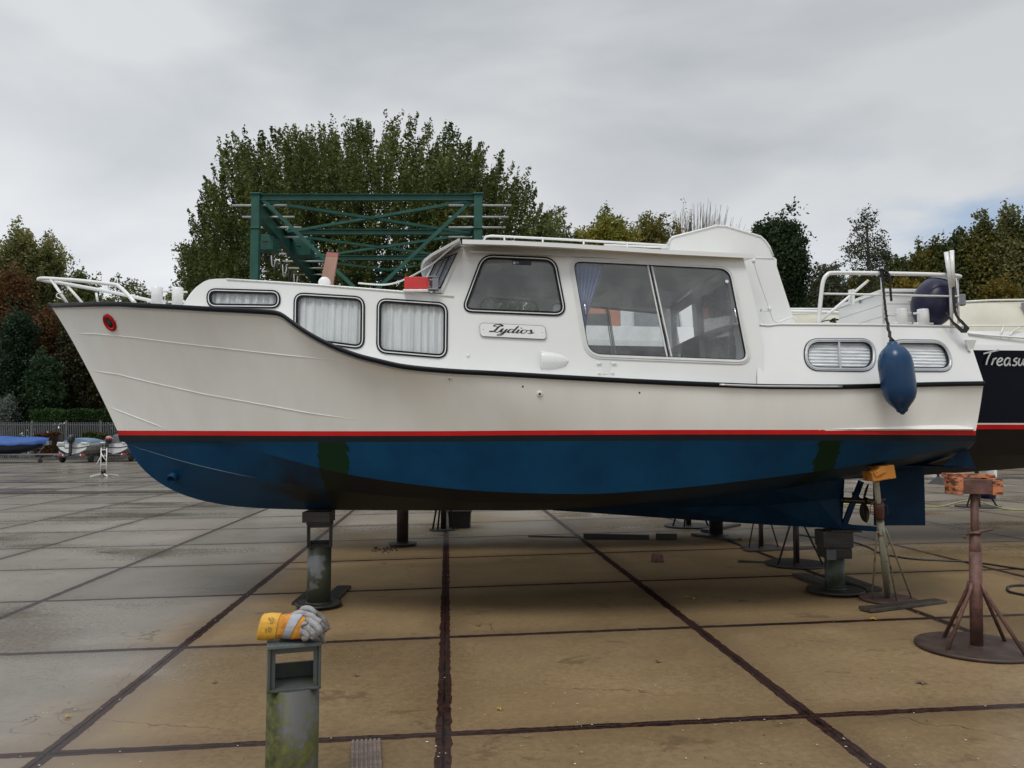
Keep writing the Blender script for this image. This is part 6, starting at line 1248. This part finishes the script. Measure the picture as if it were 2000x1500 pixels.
tree('broadleaf_tree', 'dark tree between the conifers and the small boats', 235, 60, 640, 850, 57, DKG+[(.04, .045, .015)], 300, 60, .26, 1.5, .4, 'round', .4, seedv=11)
tree('silver_shrub', 'pale silvery leaved shrub behind the fence at the left edge', 12, 26, 765, 835, 51.5, [(.06, .07, .06), (.12, .14, .12), (.17, .19, .17)], 110, 45, .14, .8, .16, 'round', .5, seedv=12)
def hedge(name, label, px0, px1, top, bot, Y, cols, n, ls, dep=1.0):
    a, b = at(px0, 848, Y), at(px1, 848, Y); z1, z0 = zpx(top, Y), zpx(bot, Y); T_ = Thing(name, label, 'hedge', ((a.x+b.x)/2, Y, gz(a.x)))
    p = rng.random((n, 3)); s_ = rng.integers(0, 3, n); p[:, 1] = np.where(s_ == 0, p[:, 1]*.1, p[:, 1]); p[:, 2] = np.where(s_ == 1, 1-p[:, 2]*.1, p[:, 2])
    x = a.x+(b.x-a.x)*p[:, 0]; y = Y+(p[:, 1]-.5)*dep; z = z0+(z1-z0)*p[:, 2]+.08*np.sin(x*3)*p[:, 2]+rng.normal(size=n)*.04; leafmesh('foliage', np.stack([x, y+rng.normal(size=n)*.05, z], 1), ls, leafmat(name+'_leaves', cols), T_.e, T_.base)
    q = MB(); q.box(((a.x+b.x)/2, Y, (z0+z1)/2-.1), (b.x-a.x-.3, dep*.6, z1-z0-.3)); T_.part('inner_branches', q, M_bark)
hedge('clipped_hedge', 'bright green clipped hedge on top of the bank behind the fence', 68, 262, 801, 822, 57.5, [(.012, .035, .006), (.024, .065, .010), (.04, .09, .014)], 9000, .14, 1.5)
hedge('beech_hedge', 'reddish brown beech hedge between the small boats', 74, 112, 846, 890, 54.6, [(.05, .022, .010), (.11, .045, .016), (.15, .07, .025)], 5000, .12)
hedge('privet_hedge', 'olive green hedge between the two small white motorboats', 166, 215, 846, 890, 54.8, [(.03, .035, .008), (.06, .065, .012), (.09, .09, .02)], 3500, .12)
# right hand side
tree('broadleaf_tree', 'sparse green branches right beside the big round tree', 1118, 44, 440, 640, 46, MID, 200, 55, .18, 1.3, .25, 'round', .5, seedv=13)
tree('yellow_green_tree', 'yellow green autumn tree above the front of the wheelhouse roof', 1190, 84, 412, 640, 46, YGR, 620, 60, .19, 1.3, .3, 'round', .5, gaps=.16, seedv=14)
tree('yellow_green_tree', 'golden green tree above the middle of the wheelhouse roof', 1280, 84, 422, 640, 48, AUT+[(.17, .14, .02)], 560, 60, .19, 1.3, .3, 'round', .5, gaps=.2, seedv=15)
tree('bare_tree', 'nearly bare twiggy tree behind the companion hood', 1352, 86, 400, 640, 50, [(.05, .045, .035), (.09, .085, .06)], 50, 26, .11, 1.2, .2, 'round', .6, seedv=16)
Tb_ = [o for o in C.objects if o.name.startswith('bare_tree') and o.parent is None][0]; rd = random.Random(9); q = MB(); bx_ = Tb_.location; H0 = zpx(404, 50)
for i in range(330):
    a = rd.uniform(-1, 1); e_x = at(1362+86*a, 500, 50).x; e_z = H0*(1-.13*a*a)-rd.random()**2*2.2; e_y = 50+rd.uniform(-2, 2); s_z = H0*.45+rd.random()*1.6; s_x = bx_.x+(e_x-bx_.x)*.35
    P_ = smooth_pts([Vector((s_x, 50+(e_y-50)*.4, s_z)), Vector((s_x+(e_x-s_x)*.6, 50+(e_y-50)*.8, s_z+(e_z-s_z)*.55)), Vector((e_x+rd.gauss(0, .15), e_y, e_z))], 3); q.tube([p-bx_ for p in P_], [.028*(1-.8*j/6)+.002 for j in range(7)], 4)
q.build('twigs', mat('pale_twigs', (.14, .12, .095), .9), Tb_)
tree('broadleaf_tree', 'dark green round tree right behind the companion hood', 1522, 70, 414, 650, 44, DKG+[(.03, .05, .016)], 760, 60, .2, 1.3, .32, 'round', .45, gaps=.3, seedv=17)
tree('broadleaf_tree', 'pale green bushy tree between the dark round tree and the airy one', 1622, 42, 500, 650, 54, [(.05, .06, .035), (.08, .09, .05), (.11, .12, .07)], 240, 50, .2, 1.2, .3, 'round', .5, seedv=18)
tree('airy_tree', 'tall airy tree with see-through crown above the stern rail', 1703, 62, 408, 560, 48, [(.025, .032, .014), (.045, .055, .025), (.07, .08, .04)], 100, 30, .15, .9, .20, 'round', .2, gaps=.08, seedv=19, twig=6)
k = 0
for px, hw, top, cols, lab in ((1610, 60, 560, MID, 'low green bush crown behind the boat hook'), (1690, 55, 535, AUT, 'olive brown crown under the airy tree'), (1765, 48, 500, MID, 'olive green poplar at the low left end of the poplar row'), (1822, 44, 470, AUT, 'brownish poplar second in the row above the lashed poles'), (1876, 44, 452, MID, 'green poplar third in the row at the right'), (1930, 44, 428, AUT, 'tall brownish poplar near the right end of the row'), (1985, 46, 412, OLV, 'tallest golden poplar at the right edge'), (2050, 50, 400, MID, 'green poplar cut by the right edge'), (1780, 40, 540, [(.08, .07, .01), (.17, .12, .015), (.22, .15, .02)], 'small golden yellow tree behind the round fender'), (1960, 55, 545, [(.06, .06, .01), (.13, .10, .015), (.18, .13, .02)], 'low golden yellow tree above the cream canvas cover')):
    k += 1; tree('poplar_tree', lab, px, hw, top, 690, 56-k*.9 if k < 9 else 44+k*.2, cols, 440, 60, .23, 1.9, .28, 'column' if k < 9 else 'round', .75 if k < 9 else .4, seedv=20+k)
# dense wood closing the background
def wood(px0, px1, top, Y, cols, n, ls, name, label):
    p = rng.random((n, 3)); x = at(px0, 848, Y).x+(at(px1, 848, Y).x-at(px0, 848, Y).x)*p[:, 0]; h = zpx(top, Y)*(1+.10*np.sin(x*.9)+.07*np.sin(x*2.3)); z = h*(1-p[:, 2]**1.3); y = Y+p[:, 1]*5+rng.normal(size=n)*.3
    e_ = empty(name, None, None, (0, Y, 0)); o = leafmesh(name, np.stack([x, y, z], 1), ls, leafmat(name+'_leaves', cols), None, (0, Y, 0)); o.location = (0, Y, 0); bpy.data.objects.remove(e_); o.name = name; tag(o, label, 'wood', None, 'stuff')
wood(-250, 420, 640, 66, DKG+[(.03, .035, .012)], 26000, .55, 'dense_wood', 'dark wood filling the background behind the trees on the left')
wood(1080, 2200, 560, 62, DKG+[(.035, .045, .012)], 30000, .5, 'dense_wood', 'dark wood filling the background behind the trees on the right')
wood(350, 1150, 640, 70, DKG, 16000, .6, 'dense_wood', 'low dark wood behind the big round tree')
# ================================================================== far yard at the right and ground litter
b = gp(1833, 945); Tn = Thing('pole_stand', 'small far pole stand with pyramid foot seen beneath the navy boat', 'boat stand', b, group='steel pole stands'); q = MB()
q.lathe(b, [(.34, .0), (.06, .20), (.03, .22)], 4, smooth=False); Tn.part('foot', q, M_dk); q = MB(); q.tube([b+Vector((0, 0, .2)), b+Vector((0, 0, 1.0))], .03, 8); Tn.part('tube', q, M_dk)
b = gp(1910, 992); dstand('far pole stand with round base, half hidden behind the tall rust red stand', 1910, 990, 1.15, .42, .05)
b = gp(1930, 973); Tb = Thing('tub', 'dark blue plastic tub on the ground behind the rust red stand', 'tub', b); q = MB(); q.lathe(b, [(.15, 0), (.19, .26), (.20, .27), (.18, .27), (.14, .03)], 20); Tb.part('tub_body', q, mat('blue_tub', (.01, .015, .10), .4))
for (pa, pb, w_, lab) in (((1790, 925), (2100, 934), .3, 'long white beam on the ground far back under the navy boat'), ((1560, 928), (1790, 936), .25, 'far white beam seen through the gap beside the propeller')):
    a, b = gp(*pa), gp(*pb); q = MB(); c = (a+b)/2; q.bar(a-c+Vector((0, 0, .35)), b-c+Vector((0, 0, .35)), .12, .12)
    for t in (.1, .5, .9): p_ = (a-c).lerp(b-c, t); q.box(p_+Vector((0, 0, .15)), (.1, .5, .3))
    o = q.build('trailer_beam', M_white); o.location = c; tag(o, lab, 'beam')
M_leafy = mat('yellow_leaf', (.45, .26, .02), .6); M_leafb = mat('brown_leaf', (.16, .10, .06), .6)
rl = random.Random(5)
def fallen(px, py, m, s_, lab):
    p = gp(px, py); q = MB(); n_ = 10; a0_ = rl.uniform(0, 6); vs = [Vector((0, 0, .012))]
    for i in range(n_): r_ = s_*(1 if i % 2 == 0 else .45)*rl.uniform(.7, 1.1); vs.append(Vector((r_*math.cos(a0_+i*.628), r_*math.sin(a0_+i*.628), rl.uniform(.002, .016))))
    q.add(vs, [(0, 1+i, 1+(i+1) % n_) for i in range(n_)]); o = q.build('fallen_leaf_or_lifting_hole', m); o.location = (p.x, p.y, p.z+.003); tag(o, lab, 'leaf', 'fallen leaves on the slabs')
for px, py, m, s_, lab in ((976, 1387, M_leafy, .028, 'yellow leaf on the slab at the bottom centre, right of the wide joint'), (934, 1223, M_leafy, .035, 'small yellow leaf right of the central joint under the keel'), (1338, 1168, M_leafy, .045, 'yellow leaf left of the pair beside the slanting joint'), (1352, 1171, M_leafy, .04, 'yellow leaf right of the pair beside the slanting joint'), (1490, 1158, mat('tan_leaf', (.40, .27, .14), .6), .05, 'upturned pale tan leaf left of the grey pipe prop'), (1706, 1211, M_leafy, .05, 'yellow leaf beside the plank of the cream stand'), (132, 1402, M_leafy, .03, 'orange leaf on the slab at the lower left'), (1032, 1092, M_leafy, .05, 'small orange leaf in the shade under the keel'), (1286, 1294, M_leafb, .03, 'brown leaf above the bottom centre right joint'), (697, 1321, M_leafb, .03, 'thin dark mark standing for a slab lifting hole right of the near pipe prop'), (420, 1334, M_leafb, .03, 'thin dark mark standing for a slab lifting hole left of the near pipe prop'), (1800, 1335, M_leafb, .05, 'brown scrap on the slab at the lower right')):
    fallen(px, py, m, s_, lab)  # the two thin dark leaf shapes stand in for lifting holes in the slabs
# paint chips and grit
n = 420; q = MB(); o0 = Vector((0, 6, 0))
for i in range(n):
    px, py = rl.uniform(20, 1990), 1020+480*rl.random()**.8; p = gp(px, py)
    if rl.random() < .35: t_ = gp(867, 1434); k_ = rl.randint(-2, 2); p = t_+YX*(k_*2.035+rl.gauss(0, .03))+YY*rl.uniform(-1, 6); p.z = gz(p.x)
    s_ = rl.uniform(.002, .008); a = rl.uniform(0, 3); q.add([p-o0+Vector((s_*math.cos(a+j*1.57)*rl.uniform(.5, 1.2), s_*math.sin(a+j*1.57)*rl.uniform(.5, 1.2), .007)) for j in range(4)], [(0, 1, 2, 3)], 0 if rl.random() < .7 else 1)
o = q.build('paint_chips', [mat('pale_chips', (.6, .6, .56), .6), mat('dark_grit', (.03, .025, .02), .8)], fix=False); o.location = o0; tag(o, 'scattered pale paint chips and grit on the slabs', 'litter', None, 'stuff')
n = 90; q = MB(); o0 = gp(752, 1073)
for i in range(n):
    p = gp(752+rl.gauss(0, 14), 1073+rl.gauss(0, 3)); s_ = rl.uniform(.006, .018); q.box(p-o0+Vector((0, 0, s_*.4)), (s_, s_, s_*.8), rz=rl.uniform(0, 3))
o = q.build('debris', M_dk); o.location = o0; tag(o, 'dark crumbs of debris beside the rusty brown pipe prop', 'debris', None, 'stuff')
